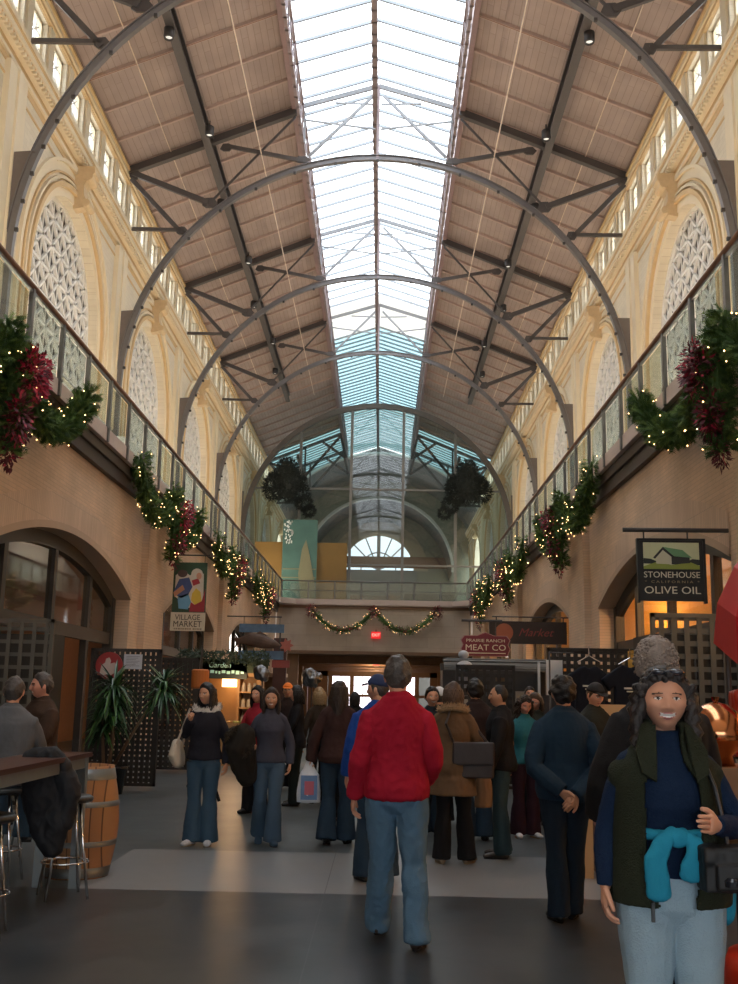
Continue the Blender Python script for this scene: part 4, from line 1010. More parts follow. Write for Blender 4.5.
        if hair in ('curly', 'frizz'):
            for k in range(230 if hair == 'curly' else 620):
                d = Vector((random.gauss(0, 1), random.gauss(-.25, 1), random.gauss(.25, .8))).normalized()
                p = Vector((d.x*.092, d.y*.108, d.z*.125))*(1 if hair == 'curly' else random.uniform(.97, 1.05))
                if p.y > .045 and p.z < .07: continue
                if p.z < -.05: continue
                B.ell(p, random.uniform(.010, .018) if hair == 'curly' else random.uniform(.006, .010), 7, 5)
        put(B)
    elif hair == 'bald': put(scalp(.003, [(0, .10), (.7, .085), (1.2, .04), (1.5, .0), (1.62, .012), (1.9, 0), (2.3, -.055), (3.2, -.07)], .2, 60, sdn), 'hair')
    return root, hc
blk = hairm('black', (.010, .008, .008)); dbr = hairm('dark_brown', (.028, .016, .011)); brn = hairm('brown', (.075, .042, .026)); gry = hairm('grey_brown', (.075, .062, .055)); sil = hairm('salt_and_pepper', (.24, .19, .16)); bln = hairm('blonde', (.30, .20, .10))
greyb = hairm('curly_dark_grey', (.035, .028, .026))
denim_l = fabric('pale_denim', (.22, .36, .46)); denim_m = fabric('blue_denim', (.095, .19, .29)); denim_d = fabric('dark_denim', (.022, .042, .068)); blackc = fabric('black', (.012, .012, .014)); navy = fabric('navy', (.012, .024, .042))
brown_shoe = mat('brown_leather_shoe', (.035, .02, .015), .4); black_shoe = mat('black_leather_shoe', (.012, .012, .013), .4); trainer = mat('white_trainer', (.55, .56, .60), .6, var=.4, nscale=30); tan_tr = mat('tan_trainer', (.28, .20, .12), .7); blue_shoe = mat('blue_suede_shoe', (.02, .05, .09), .7)
capm = mat('cap_navy', (.02, .04, .12), .8)
WALKA = [((.10, .10, .50), (.11, .03, .085)), ((.09, -.05, .50), (.09, -.26, .15), (.02, .12, -.06))]
# red sweater man, walking away
redc = fabric('red_knit', (.36, .010, .028), .5)
person('man in a red sweater and light blue jeans walking away in the centre', .53, 6.9, 1.80, 0, 'm', 'sweater', redc, fabric('light_denim', (.105, .19, .28), .5), brown_shoe, 'light', 'short', gry,
    arms=[((.235, -.03, 1.12), (.19, .17, .98)), ((.228, -.05, 1.13), (.262, .03, .885))], legs=[((.115, .03, .49), (.135, -.03, .085)), ((.085, .12, .50), (.10, .33, .10), (-.02, .14, 0))],
    hands=('relax', 'relax'), hem=.89, flare=.022, vox=.008, ease=.016, fat=1.04, sh=1.0, wr=.022, head=(0, .05), hs=(1.0, 1.04))
# fur-hood woman
fw1, hc1 = person('woman in a dark parka with white fur trim carrying a cream bag', -1.42, 11.15, 1.64, PI-.15, 'f', 'jacket', fabric('dark_parka', (.018, .017, .024)), denim_d and fabric('mid_denim', (.045, .085, .13)), trainer, 'tan', 'long', blk,
    arms=[((.25, -.02, 1.16), (.13, .14, 1.35)), ((.25, -.05, 1.13), (.27, .03, .88))], legs=[((.085, .03, .49), (.095, 0, .085)), ((.085, 0, .49), (.08, -.04, .085))], hands=('grip', 'relax'), front=True, head=(-.35, 0), hem=.93, flare=.055, ease=.024,
    fur=mat('white_fur', (.70, .64, .58), .9, var=.2, nscale=40))
# smiling girl carrying a coat
person('smiling young woman in a grey sweater and jeans carrying a dark jacket', -.75, 11.3, 1.60, PI+.05, 'f', 'sweater', fabric('slate_sweatshirt', (.055, .055, .075)), fabric('faded_denim', (.06, .10, .15)), blue_shoe, 'tan', 'long', dbr,
    arms=[((.25, -.05, 1.16), (.20, .17, 1.10)), ((.24, -.03, 1.13), (.24, .03, .90))], legs=[((.09, .02, .49), (.10, -.20, .14), (.0, .12, -.06)), ((.08, .08, .50), (.07, .06, .085))], hands=('grip', 'relax'), front=True, smile=True, hem=.92, flare=.05, ease=.02)
# brown coat woman with plastic bag, back view
person('woman in a dark brown jacket, back turned, holding a white carrier bag', -.03, 11.45, 1.69, .0, 'f', 'jacket', fabric('dark_brown_jacket', (.045, .022, .02)), denim_d, black_shoe, 'tan', 'long', dbr,
    arms=[((.25, -.03, 1.13), (.26, .08, .90)), ((.26, -.03, 1.13), (.30, .0, .88))], legs=[((.10, .03, .49), (.11, .04, .085)), ((.09, -.02, .49), (.10, -.12, .10), (.0, .13, -.03))], hands=('relax', 'grip'), hem=.88, ease=.03, flare=.06)
# camel coat woman
person('woman in a camel coat with fur collar seen from behind', 1.13, 10.3, 1.68, -.05, 'f', 'coat', fabric('camel_coat', (.14, .085, .048)), blackc, tan_tr, 'light', 'bob', brn,
    arms=[((.26, .04, 1.15), (.18, .22, 1.12)), ((.25, .03, 1.13), (.20, .2, 1.02))], legs=[((.11, .0, .49), (.14, .02, .085), (.06, .13, 0)), ((.09, .0, .49), (.11, -.02, .085))], hem=.66, ease=.034, flare=.04, fur=mat('tan_fur', (.34, .22, .12), .9, var=.25, nscale=40))
# bald man in profile with paper bag
person('man with very short hair standing in profile with a brown paper bag', 1.64, 10.75, 1.68, PI/2-.15, 'm', 'jacket', blackc, fabric('teal_jeans', (.03, .055, .065)), brown_shoe, 'tan', 'bald', blk,
    arms=[((.23, .02, 1.13), (.22, .10, .90)), ((.24, .03, 1.13), (.22, .12, .90))], hands=('relax', 'grip'), front=True, hem=.88, ease=.032, flare=.04, head=(0, .05))
# navy jacket man, hands behind
person('man in a navy jacket walking away with hands clasped behind his back', 1.77, 7.8, 1.71, 0, 'm', 'jacket', fabric('navy_jacket', (.014, .032, .055)), fabric('navy_trousers', (.012, .022, .036)), black_shoe, 'tan', 'thick', blk,
    arms=[((.262, -.10, 1.10), (.045, -.215, .90)), ((.262, -.10, 1.10), (.06, -.19, .925))], hands=('clasp', 'clasp', (0, -.4, -1), (0, -.4, 1)), legs=[((.08, .08, .50), (.06, .12, .085)), ((.07, .0, .49), (.06, -.02, .085))], hem=.87, ease=.030, flare=.03, vox=.008, fat=1.04)
# front woman
fwm, fhc = person('smiling woman with dark curly hair in a green vest, nearest on the right', 1.475, 3.95, 1.665, PI-.02, 'f', 'sweater', fabric('navy_turtleneck', (.008, .020, .052), .6), fabric('washed_denim', (.33, .45, .53), .5), black_shoe, 'light', 'curly', greyb,
    arms=[((.225, -.05, 1.16), (.245, .0, .935)), ((.265, .02, 1.16), (.12, .225, 1.19))], hands=('relax', 'flat', None, (.25, .3, 1)), front=True, smile=True, hem=.99, ease=.008, flare=.05, vox=.006, fat=1.06, sh=1.06, thigh=1.12, head=(-.10, .05), wr=.008, hiw=1.085, hs=(1.10, 1.0))
# her vest
def vest():
    m = MB(); P = []; R = []
    for z, rx_, ry_, yo in ((.885, .205, .155, 0), (.93, .206, .155, 0), (1.02, .200, .148, .002), (1.12, .190, .14, .004), (1.22, .186, .145, .008), (1.32, .180, .138, .004), (1.375, .172, .12, -.004), (1.42, .140, .10, -.01), (1.46, .10, .085, -.012), (1.50, .086, .08, -.012), (1.545, .092, .086, -.008)):
        P.append((0, yo, z)); R.append((rx_*1.04, ry_*1.04))
    m.tube(P, R, 26, side=(1, 0, 0))
    for q in (-1, 1): m.capsule([(q*.08, 0, 1.375), (q*.150, -.004, 1.345)], [.066, .060], 12)
    me = remesh(m, .007, 3, .006, 8, (1, 1, .8), 3)
    b = bmesh.new(); b.from_mesh(me); dl = []
    for f in b.faces:
        c = f.calc_center_median()
        wv = .10 - .035*sm(1.05, .9, c.z) + .0*c.z
        if c.z > 1.30: wv = .10-.05*sm(1.30, 1.42, c.z)
        cx_ = .012
        if c.y > 0 and abs(c.x-cx_) < wv and c.z < 1.6: dl.append(f)
        elif abs(c.x) > .212: dl.append(f)
    bmesh.ops.delete(b, geom=dl, context='FACES')
    for z_, sg_ in ((.89, -1), (1.548, 1)): bmesh.ops.bisect_plane(b, geom=list(b.verts)+list(b.edges)+list(b.faces), plane_co=(0, 0, z_), plane_no=(0, 0, sg_), clear_outer=True)
    b.to_mesh(me); b.free()
    o = mobj('vest', me, fabric('dark_green_fleece', (.024, .028, .016), .8), fwm)
    sd_ = o.modifiers.new('thick', 'SOLIDIFY'); sd_.thickness = .012; sd_.offset = 1
    # turned-out collar leaves
    for q in (-1, 1):
        c = MB()
        pts = [(q*.055, .075, 1.535), (q*.10, .03, 1.535), (q*.135, .085, 1.44), (q*.125, .135, 1.36), (q*.075, .155, 1.33), (q*.06, .11, 1.42)]
        k = len(pts); c.add(pts+[(a*1.0, b+.012, z+.006) for a, b, z in pts], [tuple(range(k)), tuple(reversed(range(k, 2*k)))]+[(i, (i+1) % k, (i+1) % k+k, i+k) for i in range(k)])
        c.obj('collar', MATS['cloth_dark_green_fleece'], fwm)
    z = MB().tube([(.10, .158, .90), (.105, .16, .94)], .004, 6).box((.098, .155, .84), (.110, .165, .905)); z.obj('zip_pull', black_shoe, fwm)
vest()
# teal cardigan tied at her waist
teal = fabric('teal_cotton', (.02, .25, .38))
tc = thing('tied_cardigan', 'teal cardigan knotted by its sleeves round the waist of the smiling woman', 'cardigan', tuple(fwm.location), fwm.rotation_euler.z); tc.scale = fwm.scale
m = MB(); m.tube([(math.sin(a)*.172, math.cos(a)*.128+.002, 1.14) for a in [2*PI*k/24 for k in range(25)]], [(.02, .02)]*25, 8)
me = remesh(m, .007, 2, .006, 14); mobj('waist_roll', me, teal, tc)
for pth in ([(.02, .15, 1.15), (.06, .168, 1.12), (.092, .18, 1.06), (.09, .18, .99), (.085, .176, .935)], [(-.012, .15, 1.15), (-.05, .168, 1.12), (-.058, .18, 1.08), (-.04, .18, 1.03), (-.035, .178, 1.0)]):
    m = MB(); m.capsule(pth, [(.022, .018), (.030, .017), (.038, .019), (.043, .019), (.045, .017)], 12, side=(1, 0, 0))
    me = remesh(m, .006, 2, .012, 12); mobj('sleeve', me, teal, tc)
MB().ell((.004, .160, 1.135), (.042, .026, .036)).obj('knot', teal, tc, True)
m = MB().capsule([(-.10, .0, 1.14), (-.19, -.05, 1.0), (-.20, -.06, .85)], [.04, .07, .06], 12); mobj('body_panel', remesh(m, .008, 2, .01, 9), teal, tc)
# black camera bag
cb = thing('camera_bag', 'black camera bag hanging in front of the smiling woman\'s hip', 'bag', tuple(fwm.location), fwm.rotation_euler.z); cb.scale = fwm.scale
m = MB().box((-.245, .15, .965), (-.065, .265, 1.10)); m.box((-.20, .26, .975), (-.10, .29, 1.06)); m.box((-.25, .145, 1.065), (-.06, .275, 1.115)); mobj('pouch', remesh(m, .006, 6, .008, 14), mat('black_nylon', (.010, .010, .011), .6), cb)
MB().tube([(-.17, .19, 1.10), (-.16, .165, 1.2), (-.14, .150, 1.32), (-.115, .06, 1.445), (-.115, -.05, 1.445), (-.14, -.14, 1.3), (-.2, -.10, 1.12), (-.23, .06, 1.08)], .009, 6).obj('strap', black_shoe, cb)
MB().lathe([(0, 0), (.03, 0), (.032, .02), (.02, .03), (0, .03)], (-.15, .29, .99)).obj('lens_ring', mat('black_gloss', (.02, .02, .025), .15), cb)
# sunglasses pushed up in her hair
sg = thing('sunglasses', 'sunglasses pushed up on the smiling woman\'s hair', 'sunglasses', tuple(fwm.location), fwm.rotation_euler.z); sg.scale = fwm.scale
m = MB(); hz = fhc
for q in (-1, 1): m.ell(hz+Vector((q*.035, .072, .108)), (.028, .022, .014), 12, 8)
m.tube([hz+Vector((-.10, -.03, .04)), hz+Vector((-.062, .075, .105)), hz+Vector((0, .083, .112)), hz+Vector((.062, .075, .105)), hz+Vector((.10, -.03, .04))], .004, 6)
m.obj('frame', mat('glossy_dark', (.04, .04, .05), .08, spec=.9), sg, True)
MB().tube([(.103+.0*k, 0, 0) for k in (0, 1)], .001).v
# ring
# grey haired man behind
person('man with curly grey hair seen from behind, right behind the smiling woman', 1.72, 4.95, 1.84, .25, 'm', 'jacket', fabric('charcoal_jacket', (.018, .017, .018)), blackc, black_shoe, 'ruddy', 'frizz', sil, hem=.88, ease=.03, fat=1.1, arms=[((.26, .05, 1.14), (.2, .2, 1.0)), ((.26, .03, 1.14), (.22, .16, .98))])
# far and mid people
capm = mat('cap_blue', (.015, .03, .10), .8)
person('man in a blue jacket and dark blue cap half hidden behind the red sweater', .40, 9.3, 1.72, .25, 'm', 'jacket', fabric('royal_blue', (.015, .06, .27)), denim_d, black_shoe, 'light', 'cap', gry, head=(.9, 0), front=True, hem=.90, ease=.03)
capm = mat('cap_white', (.65, .65, .68), .8)
person('person in a white cap just past the man in the red sweater', 1.17, 13.4, 1.66, .2, 'm', 'jacket', fabric('dark_grey_jacket', (.03, .03, .035)), blackc, black_shoe, 'light', 'cap', gry, hem=.9)
person('person with a pale face looking this way beside the camel coat', 1.02, 12.3, 1.66, PI+.2, 'f', 'jacket', fabric('dark_slate_jacket', (.03, .035, .045)), denim_d, black_shoe, 'light', 'short', blk, front=True, smile=True)
person('woman in profile with dark hair between the brown jacket and the blue cap', -.15, 13.6, 1.60, PI+.9, 'f', 'jacket', fabric('black_cardigan', (.015, .015, .02)), blackc, black_shoe, 'light', 'bob', dbr, front=True)
person('man in a dark brown jacket just right of the camel coat', 1.50, 12.0, 1.74, .1, 'm', 'jacket', fabric('plum_brown_jacket', (.03, .02, .022)), denim_d, black_shoe, 'tan', 'thick', blk, ease=.03, fat=1.1)
person('woman with curly dark hair and teal top standing behind the navy jacket', 2.10, 12.3, 1.58, PI+.25, 'f', 'sweater', fabric('teal_top', (.03, .16, .20)), fabric('plum_trousers', (.03, .012, .02)), trainer, 'ruddy', 'curly', dbr, front=True, head=(0, -.3), hem=.9)
person('person with glasses on the head looking down, behind the curly haired woman', 2.42, 13.6, 1.62, PI-.4, 'f', 'jacket', fabric('olive_jacket', (.04, .04, .03)), blackc, black_shoe, 'ruddy', 'bob', brn, front=True, head=(0, -.35))
capm = mat('cap_black', (.012, .012, .014), .8)
person('man in a dark cap and dark jacket looking down beside the navy jacket', 2.62, 10.85, 1.71, PI+.5, 'm', 'jacket', fabric('dark_olive_jacket', (.022, .024, .02)), blackc, black_shoe, 'light', 'cap', brn, front=True, head=(0, -.3), ease=.03)
person('woman in a red jacket with dark hair at the market stall on the left', -1.22, 14.1, 1.64, PI-.5, 'f', 'jacket', fabric('red_jacket', (.30, .02, .035)), blackc, black_shoe, 'light', 'long', blk, front=True, arms=[((.24, .04, 1.14), (.12, .24, 1.10)), ((.25, .05, 1.14), (.14, .24, 1.06))])
capm = mat('cap_orange', (.85, .22, .02), .7, emit=None)
person('person in a bright orange cap standing further off on the left', -1.15, 17.8, 1.72, PI, 'm', 'jacket', fabric('dark_brown_coat', (.03, .02, .02)), blackc, black_shoe, 'tan', 'cap', blk, front=True)
person('woman in black standing in profile behind the grey sweatshirt', -.78, 15.2, 1.66, PI/2, 'f', 'jacket', fabric('black_jacket', (.012, .012, .015)), fabric('dark_skirt', (.012, .016, .014)), black_shoe, 'light', 'bob', blk, hem=.85, arms=[((.24, .06, 1.14), (.10, .24, 1.12)), ((.24, .05, 1.14), (.12, .24, 1.1))])
person('woman with light brown hair seen from behind, left of the brown jacket', -.48, 15.6, 1.64, .4, 'f', 'jacket', fabric('brown_check', (.05, .035, .025)), blackc, black_shoe, 'light', 'bob', bln)
person('child-high shopper with black hair at the far stalls', -.05, 19.5, 1.6, .2, 'f', 'jacket', fabric('black_coat', (.015, .015, .018)), blackc, black_shoe, 'tan', 'bob', blk)
person('distant man in a black coat among the right hand stalls', 2.9, 17.5, 1.74, PI, 'm', 'jacket', fabric('black_overcoat', (.014, .014, .016)), blackc, black_shoe, 'light', 'short', dbr, front=True)
# seated men
SEATL = [((.13, .42, .78), (.13, .36, .36), (.0, .13, -.02)), ((.12, .42, .78), (.12, .38, .38), (.0, .13, -.02))]
person('seated man in a grey shirt with his back to the camera at the high table', -2.68, 8.85, 1.70, .15, 'm', 'shirt', fabric('grey_shirt', (.12, .125, .135), .3), fabric('worn_denim', (.06, .10, .14)), black_shoe, 'light', 'short', gry, seat=-.06, legs=SEATL, arms=[((.24, .14, 1.14), (.16, .36, 1.07)), ((.24, .14, 1.14), (.16, .36, 1.07))], fat=1.12, ease=.022, hem=.86)
person('seated man in a brown jacket with grey hair facing left at the high table', -2.80, 9.98, 1.76, PI-.75, 'm', 'jacket', fabric('brown_fleece', (.055, .032, .022)), denim_d, black_shoe, 'ruddy', 'short', gry, seat=-.06, legs=SEATL, arms=[((.25, .10, 1.14), (.18, .34, 1.09)), ((.25, .10, 1.14), (.12, .34, 1.08))], front=True, smile=True, ease=.03, fat=1.08, head=(-.35, .0))
# ================================================================ hand-held things
m_ = lambda *a, **k: mat(*a, **k)
cream_can = fabric('cream_canvas', (.48, .42, .34)); 
r = thing('shoulder_bag', 'cream canvas shoulder bag under the arm of the woman in the fur trimmed parka', 'bag', (-1.42, 11.15, 0), PI-.15)
m = MB().capsule([(.30, .02, 1.02), (.30, .02, .90), (.27, .02, .82)], [(.04, .10), (.07, .16), (.05, .13)], 16, side=(1, 0, 0)); mobj('bag_body', remesh(m, .009, 3, .012, 8), cream_can, r)
MB().tube([(.27, -.08, .98), (.20, -.03, 1.36), (.17, .03, 1.38), (.28, .10, 1.0)], .012, 6).obj('strap', cream_can, r)
r = thing('carried_jacket', 'dark fur trimmed jacket with dangling straps carried over the arm of the smiling young woman', 'jacket', (-.75, 11.3, 0), PI)
m = MB().capsule([(.25, .20, 1.12), (.29, .20, 1.0), (.25, .16, .80), (.20, .14, .68)], [(.10, .10), (.15, .12), (.13, .10), (.09, .07)], 16); m.ell((.33, .18, 1.08), (.12, .11, .13)); mobj('jacket_body', remesh(m, .010, 2, .03, 9), fabric('olive_black', (.022, .018, .014)), r)
MB().box((.30, .12, .58), (.33, .14, .92)).obj('strap', blackc, r).rotation_euler = (0, .35, 0)
MB().box((.22, .12, .60), (.245, .14, .86)).obj('strap', blackc, r)
random.seed(2); m = MB()
for k in range(900):
    a = random.random()*2*PI; c = Vector((.30+math.cos(a)*.13, .22+.08*math.sin(a*2), 1.04+math.sin(a)*.15)); d = Vector((random.gauss(0, 1), random.gauss(0, 1), random.gauss(0, 1))).normalized(); q = d.orthogonal()*.007; m.add([c-q, c+q, c+d*.05], [(0,1,2)])
m.obj('fur_edge', mat('brown_fur', (.05, .035, .022), .9, var=.4, nscale=30), r)
r = thing('carrier_bag', 'white plastic carrier bag with blue print held by the woman in dark brown', 'bag', (-.03-.30, 11.45, 0), .1)
m = MB().tube([(0, 0, .86), (-.005, 0, .78), (0, 0, .70), (0, 0, .50), (0, 0, .42)], [(.02, .012), (.05, .03), (.105, .05), (.125, .06), (.12, .05)], 18, side=(1, 0, 0)); mobj('bag_body', remesh(m, .008, 1, .012, 10), mat('white_plastic', (.70, .72, .78), .35), r)
m = MB().box((-.09, -.068, .45), (.085, -.055, .70)); m.obj('blue_print', mat('blue_print', (.12, .22, .42), .5, var=.3, nscale=12), r); MB().box((-.05, -.072, .50), (.05, -.066, .64)).obj('red_print', mat('red_print', (.45, .10, .14), .5), r)
r = thing('shoulder_bag', 'dark brown satchel hanging at the right hip of the woman in the camel coat', 'bag', (1.13+.19, 10.2, 0), -.1)
m = MB().box((-.19, -.06, .80), (.19, .05, 1.12)); mobj('bag_body', remesh(m, .012, 4, .01, 6), mat('dark_taupe_leather', (.035, .026, .026), .5), r)
m = MB().box((-.195, -.085, .92), (.195, -.06, 1.13)); mobj('flap', remesh(m, .009, 3, .008, 6), mat('dark_taupe_leather', (.035, .026, .026), .5), r)
MB().tube([(-.18, -.02, 1.1), (-.26, -.12, 1.30), (-.22, .0, 1.44), (-.05, .1, 1.35), (.15, .05, 1.1)], .014, 6).obj('strap', MATS['dark_taupe_leather'], r)
r = thing('paper_bag', 'crumpled brown paper bag held low by the man in profile', 'bag', (1.62-.17, 10.55, 0), .2)
m = MB().tube([(0, 0, .84), (0, 0, .74), (0, 0, .50)], [(.05, .03), (.08, .05), (.085, .055)], 8, side=(1, 0, 0)); mobj('bag_body', remesh(m, .010, 1, .012, 10), mat('kraft_paper', (.22, .13, .07), .8), r)
m = MB().ell((0, 0, .86), (.05, .04, .06)); mobj('tissue', remesh(m, .008, 1, .03, 20), mat('white_tissue', (.6, .6, .6), .8), r)

# ================================================================ high table, stools, barrel, coat
r = thing('high_table', 'narrow high table with dark wood top and grey steel legs at the left edge', 'table', (-2.2, 7.2, 0))
MB().box((-.15, -1.9, 1.015), (.26, 1.52, 1.05)).obj('tabletop', mat('dark_red_wood', (.075, .028, .02), .3, var=.3, nscale=4), r)
st = mat('blue_grey_steel', (.20, .235, .25), .4, .3)
MB().box((-.13, -1.86, .93), (-.09, 1.50, 1.015)).box((.19, -1.86, .93), (.23, 1.50, 1.015)).box((-.13, 1.46, .93), (.23, 1.50, 1.015)).obj('apron', st, r)
for a, b in ((.16, 1.43), (-.13, 1.43), (.16, -1.86), (-.13, -1.86)): MB().box((a, b, 0), (a+.075, b+.075, 1.015)).obj('leg', st, r)
chrome = mat('chrome', (.8, .8, .8), .08, 1)
def stool(x, y, rz, lab, back=False):
    r = thing('bar_stool', lab, 'stool', (x, y, 0), rz, 'chrome bar stools at the high table')
    MB().lathe([(0, .70), (.17, .70), (.185, .715), (.185, .735), (.16, .75), (0, .75)], n=24).obj('seat', mat('black_vinyl', (.02, .02, .02), .4), r, True)
    for k in range(4):
        a = PI/4+k*PI/2; MB().tube([(.10*math.cos(a), .10*math.sin(a), .70), (.15*math.cos(a), .15*math.sin(a), .40), (.22*math.cos(a), .22*math.sin(a), .0)], .011, 8).obj('leg', chrome, r, True)
    MB().tube([(.175*math.cos(t), .175*math.sin(t), .26) for t in [2*PI*k/20 for k in range(21)]], .008, 6).obj('foot_ring', chrome, r, True)
    if back: MB().tube([(-.14, -.15, .74), (-.14, -.19, 1.03), (.14, -.19, 1.03), (.14, -.15, .74)], .010, 6).obj('backrest', chrome, r, True)
    return r
stool(-2.12, 6.95, .2, 'chrome bar stool at the left edge, nearest to the camera')
stool(-1.98, 8.28, .5, 'chrome bar stool behind the black coat at the table corner')
stool(-2.68, 8.82, 0, 'chrome bar stool under the man in the grey shirt')
stool(-2.80, 10.0, 0, 'chrome bar stool under the man in the brown jacket')
r = thing('coat', 'black padded coat draped over the corner of the high table', 'coat', (-2.04, 8.0, .02), .15); r.scale = (.85, .85, .93)
m = MB().capsule([(-.20, .0, 1.09), (0, -.02, 1.11), (.10, 0, 1.03)], [.06, .07, .06], 12); m.capsule([(-.13, 0, 1.05), (-.06, 0, .8), (.03, 0, .55), (.05, 0, .38)], [(.12, .06), (.19, .07), (.15, .06), (.07, .04)], 14, side=(1, 0, 0)); m.capsule([(.06, 0, 1.05), (.13, 0, .85), (.14, 0, .60)], [(.08, .05), (.11, .06), (.07, .05)], 12, side=(1, 0, 0))
mobj('coat_body', remesh(m, .008, 2, .035, 7, (1, 1, .7)), mat('black_padded_nylon', (.006, .007, .011), .7), r)
r = thing('wine_barrel', 'oak wine barrel with grey hoops standing behind the high table', 'barrel', (-2.16, 9.25, 0))
pr = [(0, .0), (.27, .0), (.27, .02)] + [(.27+.065*math.sin(PI*k/12), .02+.86*k/12) for k in range(1, 12)] + [(.27, .88), (.27, .91), (.25, .91), (.25, .88), (0, .88)]
oak = brickmat('oak_staves', (.42, .20, .08), (.34, .15, .06), (.12, .05, .02), 3, .085, .006, 'ZX', .5, .3)
MB().lathe(pr, n=36).obj('staves', oak, r, True)
for z, w_ in ((.01, .08), (.26, .045), (.58, .045), (.80, .09)):
    f_ = lambda z_: .27+.065*math.sin(PI*max(0, min(1, (z_-.02)/.86)))+.005
    MB().lathe([(f_(z), z), (f_(z+w_), z+w_), (f_(z+w_)-.004, z+w_), (f_(z)-.004, z)], n=36).obj('hoop', mat('galvanised_hoop', (.17, .18, .18), .4, .7), r, True)

# ================================================================ lattice screens, plants
def lattice_screen(x0, x1, y, z0, z1, lab, mt, cell=.13, sl=.035, rz=0, name='lattice_screen', dens=True):
    w = x1-x0; r = thing(name, lab, 'screen', (x0, y, 0), rz); f = MB(); t = .05
    for a, b in (((0, z0), (t, z1)), ((w-t, z0), (w, z1)), ((0, z0), (w, z0+t)), ((0, z1-t), (w, z1))): f.box((a[0], -.03, a[1]), (b[0], .03, b[1]))
    f.obj('frame', mt, r); l = MB(); x = t+cell/2
    while x < w-t: l.box((x-sl/2, -.02, z0), (x+sl/2, -.005, z1)); x += cell
    z = z0+t+cell/2
    while z < z1-t: l.box((0, .005, z-sl/2), (w, .02, z+sl/2)); z += cell
    l.obj('slats', mt, r); return r
lat_g = mat('grey_green_lattice', (.10, .095, .08), .6); lat_d = mat('dark_brown_lattice', (.03, .024, .02), .6)
lattice_screen(-5.25, -4.0, 14.0, .0, 2.48, 'grey lattice screen at the left edge under the big arch', lat_g, .17, .05)
lattice_screen(-4.35, -3.18, 17.15, .05, 2.23, 'dark lattice screen behind the potted plants, bearing a round red sign', lat_d, .085, .058)
lattice_screen(-4.08, -3.2, 20.9, .05, 2.22, 'dark lattice screen further back beside the market stall', lat_d, .10, .068)
lattice_screen(-5.3, -4.4, 17.0, .0, 2.2, 'dark lattice screen left of the potted plants', lat_d, .10, .05) if False else None
lattice_screen(3.05, 5.3, 16.6, 0, 2.35, 'dark lattice screen behind the hanging T-shirts on the right', lat_d, .115, .07)
lattice_screen(3.62, 5.35, 12.4, 0, 2.58, 'grey lattice screen on the right below the shop window', lat_g, .15, .06)
lattice_screen(1.75, 2.8, 18.6, 0, 2.12, 'dark lattice screen under the grey awning', lat_d, .13, .06)
r = thing('round_sign', 'round red sign with a white bird figure on the dark lattice screen', 'sign', (-4.03, 17.12, 1.95))
MB().prism([(.22*math.cos(2*PI*k/28), .22*math.sin(2*PI*k/28)) for k in range(28)], lambda a, b, c: (a, c, b), -.04, 0).obj('disc', mat('sign_red', (.35, .03, .03), .5), r)
MB().prism([(-.14, -.12), (-.12, .0), (-.06, .05), (-.05, .11), (.0, .13), (.03, .08), (.02, .03), (.09, .05), (.13, .0), (.12, -.1), (.05, -.15), (-.08, -.15)], lambda a, b, c: (a, c, b), -.055, -.04).obj('bird', mat('sign_white', (.62, .50, .45), .6), r)
r = thing('paper_notice', 'white paper notice pinned to the dark lattice screen', 'notice', (-3.65, 17.115, 2.02)); MB().box((-.15, 0, -.12), (.15, .015, .12)).obj('sheet', mat('paper', (.58, .60, .66), .8, var=.02), r)
m = MB(); 
for k in range(7): m.box((-.11, -.003, .08-k*.025), (.11-.03*(k % 3), 0, .086-k*.025))
m.obj('text_lines', mat('ink', (.15, .15, .2), .8), r)
leafm = mat('glossy_dark_leaf', (.022, .07, .022), .35, var=.4, nscale=6); leafl = mat('fresh_green_leaf', (.06, .16, .03), .35, var=.3, nscale=6)
def dracaena(x, y, trunks, lab, potr=.28, poth=.42, potm=None):
    r = thing('potted_plant', lab, 'plant', (x, y, 0))
    MB().lathe([(0, 0), (potr*.78, 0), (potr, poth), (potr*1.06, poth), (potr*1.06, poth-.05), (potr*.95, poth-.05), (0, poth-.05)], n=24).obj('pot', potm or mat('black_glazed_pot', (.012, .014, .02), .25), r, True)
    MB().lathe([(0, poth-.04), (potr*.95, poth-.04)], n=20).obj('soil', mat('soil', (.03, .02, .015), .9), r)
    for (pts, rad, n, L_) in trunks:
        MB().tube(pts, [.028, .024, .020][:len(pts)] if len(pts) == 3 else .02, 8).obj('trunk', mat('tan_cane', (.17, .10, .06), .7), r, True)
        m = MB(); top = Vector(pts[-1])
        for k in range(n):
            a = random.random()*2*PI; el = random.uniform(-.25, 1.35); base = top+Vector((0, 0, random.uniform(-.30, .06)))
            L = L_*random.uniform(.7, 1.1); w = .024; d = Vector((math.cos(a), math.sin(a), 0)); sd = Vector((-math.sin(a), math.cos(a), 0)); vs = []
            N_ = 7
            for j in range(N_):
                t = j/(N_-1); p = base+d*L*(t*math.cos(el*.6))+Vector((0, 0, L*(math.sin(el)*t-1.05*t*t*math.cos(el)*.9))); ww = w*math.sin(PI*min(.12+t*.88, 1))**.7 if t < 1 else .001
                vs += [p-sd*ww+Vector((0, 0, ww*.3)), p, p+sd*ww+Vector((0, 0, ww*.3))]
            m.add(vs, [q for j in range(N_-1) for q in ((j*3, j*3+1, j*3+4, j*3+3), (j*3+1, j*3+2, j*3+5, j*3+4))], 1 if random.random() < .22 else 0)
        m.obj('leaves', [leafm, leafl], r)
random.seed(11)
